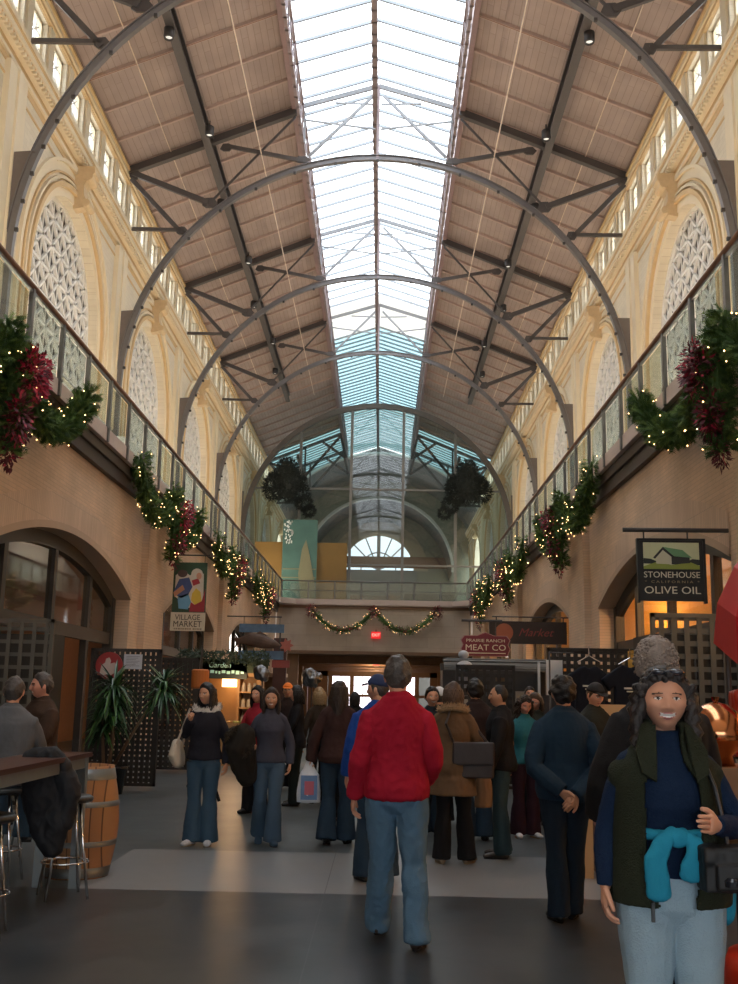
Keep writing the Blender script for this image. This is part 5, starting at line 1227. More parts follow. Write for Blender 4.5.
dracaena(-3.72, 16.3, [([(0, 0, .4), (.02, 0, 1.0), (.0, .0, 1.62)], .3, 120, .46), ([(.06, 0, .4), (.35, 0, .95), (.78, .0, 1.66)], .3, 110, .46), ([(-.1, .05, .4), (-.14, .05, .8), (-.16, 0, 1.15)], .3, 60, .36), ([(0, -.08, .4), (.06, -.1, .8), (.02, -.1, 1.25)], .3, 60, .36)], 'tall dracaena with a leaning cane in a black pot before the lattice screen')
r = thing('doormat', 'dark floor mat under the lattice screen', 'mat', (-3.5, 16.9, .0)) if False else None

# shop interior shapes behind the left arch
tanb = mat('tan_plaster_panel', (.42, .22, .09), .7, var=.1); redw = mat('dark_cherry_wood', (.12, .03, .018), .5, var=.2)
o = MB().box((-7.2, 20.5, 0), (-6.1, 20.65, 2.62)).obj('partition', tanb); tag(o, 'tan partition wall inside the left shop behind the seated men', 'partition')
o = MB().box((-7.8, 20.3, 0), (-7.2, 20.5, 2.6)).box((-7.7, 20.25, .3), (-7.3, 20.31, 2.4)).obj('shop_door', redw); tag(o, 'dark cherry door panel inside the left shop', 'door')
o = MB().box((-9.2, 10, 3.2), (-9.1, 30, 4.1)).obj('shop_banner', mat('dull_red_banner', (.22, .035, .025), .7, var=.3)); tag(o, 'dull red band along the wall inside the left shop', 'banner')

# ================================================================ market stall left with lit case
r = thing('market_stall', 'lit produce stall with timber cabinet behind the woman in red', 'stall', (-2.0, 23.5, 0))
wd = mat('honey_wood', (.45, .26, .11), .5, var=.2, nscale=4)
MB().box((-1.9, -.5, 0), (-.3, .4, .85)).obj('counter', wd, r)
c = MB().box((-2.3, .4, 0), (-2.2, 1.0, 2.0)).box((-.4, .4, 0), (-.3, 1.0, 2.0)).box((-2.3, 1.0, 0), (-.3, 1.05, 2.0)).box((-2.3, .4, 1.92), (-.3, 1.0, 2.0)).box((-.85, .4, .85), (-.79, 1.0, 1.92)).box((-.8, .4, 1.2), (-.3, 1.0, 1.23)).box((-.8, .4, 1.55), (-.3, 1.0, 1.58)).obj('cabinet', wd, r)
MB().box((-1.2, .45, 1.68), (-.92, .95, 1.86)).obj('light_box', mat('warm_lamp_panel', (1, .7, .4), .5, emit=(1, .62, .28), estr=3), r)
MB().box((-1.75, .30, 1.86), (-.62, .36, 2.28)).obj('menu_board', mat('chalkboard', (.02, .035, .035), .6), r)
textobj('Garden', .17, mat('chalk_cyan', (.45, .85, .82), .6), r, (-1.25, .29, 2.16), YAWF, shear=.2)
m = MB(); random.seed(4); x_ = -1.6
while x_ < -.75: w_ = random.uniform(.03, .09); m.box((x_, .285, 1.96+random.uniform(0, .03)), (x_+w_, .30, 2.02+random.uniform(0, .04))); x_ += w_+.03
m.obj('chalk_marks', MATS['chalk_cyan'], r)
m = MB(); random.seed(9)
for k in range(700):
    p = Vector((random.uniform(-2.2, -.1), .35+random.uniform(-.15, .15), 2.32+random.uniform(-.16, .16))); d = Vector((random.gauss(0, 1), random.gauss(0, 1), random.gauss(0, 1))).normalized(); q = d.orthogonal()*.02; m.add([p-q, p+q, p+d*.14], [(0,1,2)])
m.box((-2.25, .3, 2.0), (-.15, .4, 2.3)); m.obj('greenery', mat('dusty_green_foliage', (.035, .06, .04), .8, var=.3), r)
cols = [(.5, .06, .05), (.55, .28, .06), (.45, .42, .1), (.25, .35, .08), (.6, .35, .3)]
for k in range(10):
    rr = thing('produce_tray', '%s tray of fruit from the left on the stall counter' % ORD[k].replace('nearest', 'first'), 'tray', (-3.88+k*.155, 23.15, .85), 0, 'trays of fruit on the stall counter')
    MB().box((0, -.12, 0), (.145, .12, .05)).obj('tray', wd, rr); m = MB()
    for j in range(14): m.ell((.025+.032*(j % 4), -.08+.055*(j//4), .06+.02*random.random()), .026, 7, 5)
    m.obj('fruit', mat('fruit_%d' % (k % 5), cols[k % 5], .4, var=.1), rr, True); rr['kind'] = 'thing'; del rr['kind']
for k in range(3):
    for j in range(3):
        o = MB().lathe([(0, 0), (.05, 0), (.05, .13), (.035, .16), (.035, .19), (0, .19)], n=10).obj('jar', mat('pale_jar', (.45, .42, .35), .3)); o.location = (-2.72+j*.13, 24.1, (.86, 1.235, 1.585)[k]); tag(o, 'pale jar on the %s shelf of the stall cabinet, %s from the left' % (('bottom', 'middle', 'top')[k], ORD[j].replace('nearest', 'first')), 'jar', 'jars in the stall cabinet')
r = thing('lantern', 'orange paper lantern on a thin dark stand by the chalk menu board', 'lantern', (-2.63, 17.7, 1.77))
MB().tube([(0, 0, -.16), (0, 0, -.14), (0, 0, .14), (0, 0, .16)], [(.13, .13), (.15, .15), (.15, .15), (.12, .12)], 18).obj('shade', mat('orange_paper', (.55, .16, .03), .7), r)
MB().tube([(0, 0, .16), (0, 0, .55)], .008, 6).obj('hook', darksteel, r); MB().tube([(0, .1, -1.77), (0, .1, .55), (0, 0, .57)], .012, 6).lathe([(0, -1.77), (.16, -1.77), (.16, -1.74), (0, -1.74)], (0, .1, 0), 16).obj('stand', darksteel, r)
# ================================================================ signs
def ringpoly(cx, cy, rx_, ry_, n=18, a0=0, a1=2*PI): return [(cx+rx_*math.cos(a0+(a1-a0)*k/n), cy+ry_*math.sin(a0+(a1-a0)*k/n)) for k in range(n if a1-a0 > 6.2 else n+1)]
FLAT = lambda a, b, c: (a, c, b)
def flat(name, poly, y0, y1, mt, par): return MB().prism(poly, FLAT, y0, y1).obj(name, mt, par)
ivory = mat('sign_ivory', (.62, .55, .42), .6, var=.04); inkd = mat('sign_ink', (.05, .04, .03), .6, var=0)
# village market
r = thing('hanging_sign', 'painted picture sign reading VILLAGE MARKET hanging by the left wall', 'sign', (-4.66, 27.2, 4.12), 0)
W_ = .44
MB().box((-W_, -.02, -.52), (W_, .04, .80)).obj('picture_board', mat('dark_green_paint', (.03, .07, .035), .6, var=.2), r)
MB().box((-W_-.02, -.03, -1.0), (W_+.0, .04, -.52)).obj('name_board', ivory, r)
P_ = lambda nm, poly, c, d=0: flat(nm, poly, -.045-d, -.02, mat('paint_'+nm, c, .6, var=.08), r)
P_('pale_sky', [(-.38, -.1), (-.38, .45), (-.2, .6), (.0, .45), (.15, .62), (.36, .5), (.38, -.3), (0, -.4)], (.62, .55, .45))
P_('blue_jacket', [(-.40, .05), (-.28, .35), (-.02, .40), (.08, .15), (-.02, -.05), (-.2, -.15), (-.4, -.05)], (.06, .09, .22), .005)
P_('tan_sleeve', [(-.42, .0), (-.38, -.12), (-.12, .08), (-.18, .20)], (.45, .22, .13), .01)
P_('blue_trousers', [(-.30, -.12), (-.02, -.02), (.06, -.25), (-.02, -.44), (-.26, -.42)], (.14, .34, .52), .005)
P_('dark_hair', ringpoly(-.20, .50, .13, .10), (.10, .06, .05), .005); P_('white_hat', ringpoly(.18, .50, .15, .14), (.62, .55, .45), .005)
P_('yellow_apron', [(.08, -.02), (.18, .12), (.30, .02), (.34, -.22), (.16, -.32), (.06, -.2)], (.62, .42, .05), .008); P_('crimson_dress', [(.02, -.5), (.06, -.25), (.16, -.32), (.34, -.22), (.42, .1), (.42, -.5)], (.32, .03, .04), .004)
P_('crimson_scarf', [(.05, .32), (.22, .38), (.28, .25), (.1, .18)], (.32, .03, .04), .01); P_('rosy_face', ringpoly(.24, .44, .07, .09), (.60, .30, .20), .012)
textobj('VILLAGE', .20, inkd, r, (-.01, -.035, -.655), YAWF, width=.66); textobj('MARKET', .22, inkd, r, (-.01, -.035, -.83), YAWF, width=.74); m = MB(); x_ = -.36; k = 0
while x_ < .33: w_ = .03+.012*(k % 3); m.box((x_, -.036, -.97), (x_+w_, -.03, -.93)); x_ += w_+.018+(.03 if k == 7 else 0); k += 1
m.obj('small_print', mat('sign_ink_faint', (.25, .20, .14), .6), r)
MB().tube([(-.55, .02, 1.0), (.5, .02, 1.0)], .02, 6).box((-.4, .0, .78), (-.38, .02, 1.0)).box((.36, .0, .78), (.38, .02, 1.0)).obj('hanging_bar', darksteel, r)
# fish sign
r = thing('hanging_sign', 'carved fish sign between two blue boards with a red starfish on the left', 'sign', (-3.78, 36.9, 3.25), 0)
bl = mat('weathered_blue_board', (.11, .19, .30), .7, var=.35, nscale=6)
MB().box((-.85, 0, .42), (.75, .06, .72)).box((-.85, 0, -.52), (.75, .06, -.22)).obj('blue_boards', bl, r)
MB().box((-.72, .02, -.3), (-.66, .05, .5)).box((.58, .02, -.3), (.64, .05, .5)).obj('posts', darksteel, r)
m = MB().tube([(-.95, -.05, .05), (-.8, -.05, .12), (-.45, -.05, .18), (0, -.05, .10), (.45, -.05, .0), (.62, -.05, -.02)], [(.20, .02), (.10, .04), (.24, .08), (.25, .09), (.14, .06), (.03, .02)], 14, side=(0, 0, 1)); m.prism([(-.8, .1), (-1.0, .38), (-.92, .05), (-1.02, -.22)], FLAT, -.07, -.03); m.prism([(-.3, .35), (-.1, .46), (.2, .3)], FLAT, -.07, -.03); m.obj('fish', mat('brown_fish', (.11, .065, .045), .45, var=.4, nscale=5), r)
star = [( (.26 if k % 2 == 0 else .15)*math.cos(PI*k/7)+.86, (.26 if k % 2 == 0 else .15)*math.sin(PI*k/7)-.02) for k in range(14)]
flat('starfish', star, -.12, -.06, mat('dull_pink', (.42, .13, .10), .6), r); MB().box((.35, .02, -.80), (.98, .06, -.54)).obj('lower_plaque', mat('dull_red_plaque', (.30, .07, .06), .6), r)
MB().tube([(-1.3, .02, .98), (.65, .02, .98)], .025, 6).box((-.7, .0, .7), (-.68, .03, .98)).box((.58, 0, .7), (.6, .03, .98)).obj('hanging_bar', darksteel, r)
textobj('SEAFOOD', .12, mat('sign_pale_blue', (.4, .5, .6), .6), r, (-.1, -.01, .57), YAWF) if False else None
# stonehouse
r = thing('hanging_sign', 'square black sign with a barn picture reading STONEHOUSE CALIFORNIA OLIVE OIL', 'sign', (4.62, 15.0, 3.41), -.05)
bk = mat('sign_black', (.012, .011, .010), .5, var=0)
MB().box((-.46, -.03, -.44), (.46, .03, .44)).box((-.49, -.05, -.47), (-.455, .05, .47)).box((.455, -.05, -.47), (.49, .05, .47)).box((-.49, -.05, .44), (.49, .05, .47)).obj('board', bk, r)
Q_ = lambda nm, poly, c, d=0: flat(nm, poly, -.038-d, -.03, mat('barn_'+nm, c, .6, var=.05), r)
Q_('sky', [(-.40, .02), (.40, .02), (.40, .41), (-.40, .41)], (.60, .62, .38)); Q_('far_hills', [(-.40, .10), (-.40, .18), (-.3, .17), (-.2, .13), (.2, .12), (.30, .17), (.40, .16), (.40, .08)], (.03, .035, .03), .003)
Q_('grass', [(-.40, .02), (.40, .02), (.40, .07), (.28, .12), (0, .08), (-.2, .13), (-.40, .06)], (.28, .33, .06), .006); Q_('barn_wall', [(-.22, .10), (.0, .09), (.0, .22), (-.11, .31), (-.22, .22)], (.60, .57, .42), .008)
Q_('barn_side', [(.0, .09), (.26, .11), (.26, .19), (.0, .22)], (.035, .035, .03), .008); Q_('barn_gable', [(-.26, .19), (-.12, .345), (.04, .205), (.0, .20), (-.12, .30), (-.235, .17)], (.03, .03, .03), .011); Q_('barn_roof', [(-.12, .345), (.16, .30), (.29, .19), (.04, .205)], (.16, .33, .16), .012)
cw = mat('sign_cream', (.72, .66, .52), .6, var=0)
textobj('STONEHOUSE', .125, cw, r, (0, -.035, -.065), YAWF, width=.80, ext=.003); textobj('* CALIFORNIA *', .05, mat('sign_brown', (.30, .22, .12), .6), r, (0, -.035, -.165), YAWF, width=.78, space=1.5); textobj('OLIVE OIL', .15, cw, r, (0, -.035, -.29), YAWF, width=.80, ext=.003)
MB().tube([(-.68, 0, .60), (.84, 0, .60)], .033, 8).tube([(-.38, 0, .47), (-.38, 0, .60)], .012, 6).tube([(.25, 0, .47), (.25, 0, .60)], .012, 6).obj('hanging_bar', darksteel, r)
# meat sign
r = thing('hanging_sign', 'dark red oval ended sign reading PRAIRIE RANCH MEAT CO on the right', 'sign', (3.02, 26, 2.84)); r.scale = (.83, .83, .83)
pw = [(-.72, -.12), (-.64, -.32), (.64, -.32), (.72, -.12), (.66, 0), (.72, .14), (.62, .26), (.25, .26), (0, .36), (-.25, .26), (-.62, .26), (-.72, .14), (-.66, 0)]
flat('board', pw, -.03, .03, mat('oxblood', (.15, .012, .03), .5, var=.05), r); flat('pale_border', [(a*1.04, b*1.07) for a, b in pw], .0, .04, mat('sign_edge', (.40, .22, .22), .6), r)
textobj('PRAIRIE RANCH', .13, cw, r, (0, -.035, .12), YAWF, width=1.15); textobj('MEAT CO', .25, cw, r, (0, -.035, -.09), YAWF, width=1.2); MB().box((-.6, -.04, -.26), (.6, -.03, -.235)).obj('underline', cw, r)
MB().tube([(-.72, 0, .72), (.5, 0, .72)], .04, 6).box((-.5, 0, .25), (-.47, .02, .72)).box((.3, 0, .25), (.33, .02, .72)).obj('hanging_bar', darksteel, r)
# dark market sign
r = thing('hanging_sign', 'long dark brown sign with an orange disc and red script reading Market', 'sign', (4.40, 28, 3.28))
MB().box((-1.08, -.03, -.30), (1.0, .03, .30)).obj('board', mat('dark_brown_sign', (.025, .014, .012), .5), r); flat('orange_disc', ringpoly(-.68, 0, .24, .24, 24), -.04, -.03, mat('dull_orange', (.34, .10, .05), .6), r)
textobj('Market', .30, mat('dull_red_script', (.25, .04, .035), .6), r, (.15, -.035, 0), YAWF, shear=.4, width=.95)
MB().box((.9, 0, .3), (.93, .02, .42)).box((-.9, 0, .3), (-.87, .02, .42)).tube([(-1.0, 0, .42), (1.1, 0, .42)], .02, 6).obj('hanging_bar', darksteel, r)
# awning kiosk on the right
r = thing('kiosk', 'grey curved awning kiosk with dark frame on the right side of the hall', 'kiosk', (2.35, 20.2, 0))
m = MB(); n = 10
for i in range(n):
    a, b = PI/2*i/n, PI/2*(i+1)/n; m.add([(-.75, -.2-.5*math.sin(a), 2.04+.22*math.cos(a)), (1.2, -.2-.5*math.sin(a), 2.04+.22*math.cos(a)), (1.2, -.2-.5*math.sin(b), 2.04+.22*math.cos(b)), (-.75, -.2-.5*math.sin(b), 2.04+.22*math.cos(b))], [(0,1,2,3)])
m.obj('awning', mat('grey_canvas', (.12, .12, .115), .7), r).modifiers.new('t', 'SOLIDIFY').thickness = .03
MB().box((-.75, -.2, 0), (-.65, .6, 2.05)).box((1.1, -.2, 0), (1.2, .6, 2.05)).box((-.75, .5, 0), (1.2, .6, 2.2)).box((-.75, -.2, 0), (1.2, .6, .9)).obj('frame', darksteel, r)
for k, (x_, z_, c_) in enumerate([(-.5, 1.85, (.55, .6, .7)), (-.15, 1.7, (.25, .4, .6)), (-.45, 1.45, (.6, .62, .65)), (.25, 1.8, (.3, .22, .15)), (.6, 1.55, (.5, .5, .5))]):
    p = MB().box((2.35+x_, 19.9, z_-.13), (2.35+x_+.22, 19.93, z_+.13)).obj('framed_card', mat('card_%d' % k, c_, .6)); tag(p, ['pale card', 'blue card', 'lower white card', 'brown card', 'grey card'][k]+' displayed in the awning kiosk', 'card', 'cards in the awning kiosk')
lampm = mat('white_globe', (.8, .8, .8), .3, emit=(.9, .9, 1), estr=.6)
for k, (x_, z_) in enumerate(((1.98, 2.12), (1.96, 2.33))):
    o = MB().ell((x_, 19.5, z_), (.15, .15, .10) if k == 0 else (.10, .10, .08)).obj('white_basket', mat('white_enamel', (.5, .52, .56), .4), None, True); tag(o, ['larger', 'smaller upper'][k]+' white enamel bowl hung under the meat sign', 'bowl')
# T-shirts
def tshirt(x, y, z, lab, sc=1.0, prt=None):
    o = thing('tshirt', lab, 'T-shirt', (x, y, z)); P = [(-.16, .28), (-.10, .31), (0, .27), (.10, .31), (.16, .28), (.38, .12), (.29, -.02), (.21, .06), (.22, -.40), (-.22, -.40), (-.21, .06), (-.29, -.02), (-.38, .12)]
    m = MB().prism([(a*sc, b*sc) for a, b in P], FLAT, -.035, .035); me = remesh(m, .012, 3, .015, 6); mobj('shirt', me, fabric('tshirt_black', (.010, .012, .02)), o)
    MB().box((-.09, -.06, .0), (.09, -.045, .02)).box((-.06, -.06, -.035), (.06, -.045, -.02)).obj('print', mat('shirt_print', (.5, .5, .45), .6), o) if not prt else MB().box((-.1, -.06, -.12), (.1, -.045, .08)).obj('print', mat('shirt_print', (.5, .5, .45), .6), o); MB().tube([(-.14, 0, .29), (0, 0, .37), (.14, 0, .29)], .007, 6).tube([(0, 0, .37), (0, 0, .48)], .006, 6).obj('hanger', chrome, o)
tshirt(2.92, 12.6, 1.70, 'black T-shirt with small white print, the left of the hanging pair', .78); tshirt(3.40, 12.55, 1.68, 'black T-shirt with small white print hanging nearer the grey haired man', .9)
tshirt(3.02, 13.2, 1.35, 'dark T-shirt with a pale block print hanging lower behind the man in the cap', .9, 'FARM')
r = thing('garment_rail', 'steel rail carrying the black T-shirts', 'rail', (2.45, 12.62, 0)); MB().tube([(0, 0, 0), (0, 0, 2.1), (1.75, 0, 2.1), (1.75, 0, 0)], .014, 8).obj('rail', darksteel, r, True)
r = thing('white_cabinet', 'narrow white cards rack beside the T-shirts', 'rack', (2.58, 14.6, 0)); MB().box((-.02, -.1, 0), (.42, .1, 1.6)).obj('base', mat('dark_base', (.05, .04, .04), .6), r); MB().box((.02, -.05, 1.2), (.05, .0, 2.05)).box((.14, -.05, 1.6), (.36, .0, 2.08)).obj('panels', mat('white_card', (.6, .6, .62), .7), r)
# amber column and shop light on the right
o = MB().box((4.0, 14.9, 0), (4.25, 15.2, 2.25)).obj('amber_column', mat('amber_paint', (.70, .36, .04), .5, var=.1)); tag(o, 'bright amber column between the T-shirts and the grey lattice', 'column')
# wooden table and chair
pine = mat('pale_pine', (.62, .40, .20), .45, var=.15, nscale=3)
r = thing('wooden_table', 'pale wooden table with square legs behind the navy jacket man', 'table', (2.25, 9.6, 0))
MB().box((-.05, 0, .68), (1.5, .85, .73)).obj('tabletop', pine, r); MB().box((0, .03, .58), (1.45, .07, .68)).box((0, .05, .58), (.04, .8, .68)).obj('apron', pine, r)
for a, b in ((0, .02), (1.38, .02), (0, .72), (1.38, .72)): MB().box((a, b, 0), (a+.08, b+.08, .68)).obj('leg', pine, r)
def wchair(x, y, rz, lab, c):
    r = thing('wooden_chair', lab, 'chair', (x, y, 0), rz)
    MB().box((-.2, -.2, .43), (.2, .2, .47)).obj('seat', c, r)
    for a, b in ((-.19, -.19), (.16, -.19), (-.19, .16), (.16, .16)): MB().box((a, b, 0), (a+.035, b+.035, .43)).obj('leg', c, r)
    m = MB().prism([(-.19, .47), (.19, .47), (.19, 1.02), (.13, 1.12), (-.13, 1.12), (-.19, 1.02)], FLAT, .16, .19); m.obj('backrest', c, r)
wchair(2.62, 9.35, PI, 'brown wooden chair tucked at the pale wooden table', mat('orange_brown_wood', (.36, .15, .05), .45)) if False else None
wchair(2.62, 10.1, PI, 'brown wooden chair with solid rounded back at the pale wooden table', mat('orange_brown_wood', (.36, .15, .05), .45)) if False else None
r = thing('wooden_chair', 'brown wooden chair with a rounded solid back beyond the pale table', 'chair', (2.66, 11.55, 0)); ob = mat('orange_brown_wood', (.36, .15, .05), .45)
MB().prism([(-.2, .45), (.2, .45), (.2, 1.1), (.12, 1.24), (-.12, 1.24), (-.2, 1.1)], FLAT, -.2, -.17).obj('backrest', ob, r); MB().box((-.2, -.2, .43), (.2, .2, .47)).obj('seat', ob, r)
for a, b in ((-.19, -.19), (.16, -.19), (-.19, .16), (.16, .16)): MB().box((a, b, 0), (a+.035, b+.035, .43)).obj('leg', ob, r)
r = thing('wooden_chair', 'pale slatted wooden chair standing behind the brown chair', 'chair', (3.0, 12.0, 0))
m = MB(); m.box((-.2, -.02, 1.35), (.2, .02, 1.5))
for k in range(5): m.box((-.19+k*.085, -.015, .45), (-.15+k*.085, .015, 1.36))
m.obj('backrest', pine, r); MB().box((-.2, 0, .43), (.2, .4, .47)).obj('seat', pine, r)
for a, b in ((-.19, 0), (.16, 0), (-.19, .36), (.16, .36)): MB().box((a, b, 0), (a+.035, b+.035, .43)).obj('leg', pine, r)
o = MB().box((2.42, 9.75, 0), (2.95, 10.1, .5)).obj('wooden_crate', mat('crate_brown', (.25, .12, .05), .6)); tag(o, 'brown wooden crate under the pale wooden table', 'crate')
# bench with kitchenware at right edge
r = thing('display_table', 'timber display table with kitchenware at the right edge', 'table', (2.05, 4.9, 0))
MB().box((.05, 0, .86), (1.6, 1.5, .92)).obj('tabletop', mat('butcher_block', (.42, .20, .07), .4, var=.2), r)
for a, b in ((.1, .05), (1.5, .05), (.1, 1.38), (1.5, 1.38)): MB().box((a, b, 0), (a+.07, b+.07, .86)).obj('leg', mat('butcher_block', (.42, .20, .07), .4), r)
MB().box((.1, .02, .1), (1.6, .06, .86)).obj('front_cloth', mat('red_cloth', (.35, .03, .02), .8), r)
r = thing('copper_pan', 'large polished copper dome on the display table behind the smiling woman', 'pan', (2.16, 5.5, 1.23)); r.scale = (.72, .72, .62); MB().lathe([(.0, .52), (.08, .50), (.17, .42), (.22, .30), (.23, .22), (.21, .2), (.10, .08), (.12, 0), (0, 0)], n=28).obj('dome', mat('copper', (.62, .26, .12), .15, 1), r, True)
MB().tube([(0, 0, .52), (0, 0, .56)], [.02, .03], 10).obj('knob', mat('copper', (.62, .26, .12), .15, 1), r)
o = MB().box((1.95, 5.3, .92), (2.5, 5.75, 1.23)).obj('riser_crate', mat('crate_brown', (.25, .12, .05), .6)); tag(o, 'brown crate under the copper dome on the display table', 'crate')
r = thing('steel_tray', 'shiny steel chafing dish at the right edge of the display table', 'dish', (2.44, 5.1, .92)); MB().box((-.17, -.12, 0), (.4, .12, .05)).box((-.2, -.14, .22), (.42, .14, .235)).obj('tray', chrome, r)
for k in range(4): MB().tube([(-.1+.12*k, 0, .05), (-.1+.12*k, 0, .22)], .05, 10).obj('pot', chrome, r)
r = thing('bread_board', 'striped wooden board leaning at the right edge', 'board', (2.08, 4.75, .90)); m = MB(); cm = [mat('board_light', (.62, .38, .14), .4), mat('board_dark', (.20, .08, .03), .4)]
for k in range(8): m.box((k*.045, -.18, .02), (k*.045+.043, .10, .05), k % 2)
m.obj('board', cm, r)
# handbags and umbrella at the right edge
redl = mat('red_leather', (.45, .035, .015), .3, var=.2)
for k, (x_, y_, z_, s_) in enumerate(((2.66, 6.2, 1.45, 1.0), (2.86, 6.25, 1.33, .9))):
    r = thing('handbag', ['red leather handbag hanging at the right edge under the umbrella', 'second red handbag hanging right of the first'][k], 'bag', (x_, y_, z_)); m = MB().box((-.17*s_, -.06, -.2*s_), (.17*s_, .06, .16*s_)); mobj('bag_body', remesh(m, .012, 5, .025, 7), redl, r); MB().tube([(-.1, 0, .14), (-.08, 0, .36), (0, 0, .42), (.08, 0, .36), (.1, 0, .14)], .012, 6).obj('handle', redl, r, True)
r = thing('garment_rail', 'dark rail holding handbags at the right edge', 'rail', (2.5, 6.3, 0)); MB().tube([(0, 0, 0), (0, 0, 1.9), (.9, 0, 1.9), (.9, 0, 0)], .018, 8).obj('rail', darksteel, r)
r = thing('umbrella', 'bright red umbrella with its edge entering at the right', 'umbrella', (2.87, 6.0, 2.14)); m = MB(); n = 8; c0 = Vector((0, 0, .42)); rings = []
m.v = []; vs = [tuple(c0)]
for q, (rr_, zz_) in enumerate(((.25, .36), (.45, .20), (.60, -.02))):
    for k in range(n*3):
        a = 2*PI*k/(n*3)+.2; sc_ = math.cos(PI/n)/math.cos(((a-.2) % (2*PI/n))-PI/n); vs.append((rr_*sc_*math.cos(a), rr_*sc_*math.sin(a), zz_))
fs = [(0, 1+k, 1+(k+1) % 24) for k in range(24)]+[(1+q*24+k, 1+(q+1)*24+k, 1+(q+1)*24+(k+1) % 24, 1+q*24+(k+1) % 24) for q in range(2) for k in range(24)]
m.add(vs, fs); ca = m.obj('canopy', mat('red_nylon', (.55, .012, .02), .45), r); ca.rotation_euler = (.25, -.62, 0)
MB().tube([(0, 0, .46), (0, 0, -.9)], .008, 6).obj('shaft', chrome, r).rotation_euler = (.25, -.62, 0)
m = MB()
for k in range(8):
    a = 2*PI*k/8+.2; m.tube([(0, 0, .41), (.25*math.cos(a), .25*math.sin(a), .345), (.45*math.cos(a), .45*math.sin(a), .19), (.6*math.cos(a), .6*math.sin(a), -.03)], .005, 5)
m.obj('ribs', chrome, r).rotation_euler = (.25, -.62, 0)
o = MB().lathe([(0, 0), (.20, 0), (.25, .15), (.26, .55), (.24, .6), (0, .6)], n=24).obj('red_bin', mat('glossy_red', (.55, .03, .01), .3), None, True); o.location = (2.02, 4.25, 0); tag(o, 'glossy red tub at the bottom right edge', 'tub')
# heads of stalls far away: silver balloon-like ornaments
for k, (x_, y_, z_, s_) in enumerate(((-.89, 20, 1.86, .15), (-1.95, 21, 1.95, .13))):
    m = MB(); m.ell((0, 0, 0), (s_, s_*.6, s_*.9)); me = remesh(m, .015, 0, .10, 14); o = bpy.data.objects.new('foil_bunch', me); me.materials.append(mat('silver_foil', (.22, .22, .23), .4, 1)); COL.objects.link(o); o.location = (x_, y_, z_); tag(o, ['crinkled silver foil bunch right of the orange cap', 'crinkled silver foil bunch left of the orange cap'][k], 'ornament')
    s2 = MB().tube([(0, 0, 0), (0, 0, -z_+.02)], .012, 6).obj('stick', darksteel, o)
o = MB().box((-3.7, 40, 0), (-3.2, 40.3, 3.65)).obj('dark_post', mat('dark_red_post', (.07, .03, .025), .6)); tag(o, 'dark timber post in front of the far passage on the left', 'post')
# far stalls flanking the passage, mostly dark
for k, (x0, x1, y_, zt) in enumerate(((-5.2, -3.4, 33, 2.3), (3.4, 5.2, 33, 2.4), (-5.2, -3.6, 45, 2.4), (3.6, 5.2, 45, 2.4))):
    r = thing('market_stall', ['dim timber stall under the fish sign', 'dim timber stall under the meat sign', 'dim stall on the left near the far passage', 'dim stall on the right near the far passage'][k], 'stall', ((x0+x1)/2, y_, 0)); w = (x1-x0)/2
    MB().box((-w, -.5, 0), (w, .5, .95)).obj('counter', tim, r); MB().box((-w, .4, .95), (w, .5, zt)).box((-w, -.5, zt-.15), (w, .5, zt)).box((-w, -.5, .95), (-w+.08, -.42, zt)).box((w-.08, -.5, .95), (w, -.42, zt)).obj('frame', tim, r)
    m = MB(); random.seed(k+40)
    for j in range(26): a = random.uniform(-w+.1, w-.15); z_ = random.choice((.95, 1.3, 1.65)); m.box((a, .2, z_), (a+.09, .35, z_+random.uniform(.12, .26)))
    MB().box((-w, .15, 1.28), (w, .4, 1.3)).box((-w, .15, 1.63), (w, .4, 1.65)).obj('shelves', tim, r); m.obj('goods', mat('goods_%d' % k, [(.4, .25, .12), (.35, .3, .28), (.3, .2, .1), (.4, .3, .2)][k], .6, var=.5, nscale=9), r)['kind'] = 'stuff'

o = MB().box((3.7, 12.75, 0), (5.3, 13.6, 2.35)).obj('shop_cabinet', mat('dark_cabinet', (.03, .025, .02), .6)); tag(o, 'dark backing box added behind the grey lattice screen on the right', 'cabinet')  # added dark backing, keeps the shop's amber out of the lattice gaps
o = MB().box((-5.25, 14.4, 0), (-4.15, 15.0, 2.3)).obj('shop_cabinet', mat('dark_cabinet', (.03, .025, .02), .6)); tag(o, 'dark backing box added behind the grey lattice screen on the left', 'cabinet')  # added dark backing that makes the left lattice gaps read dark
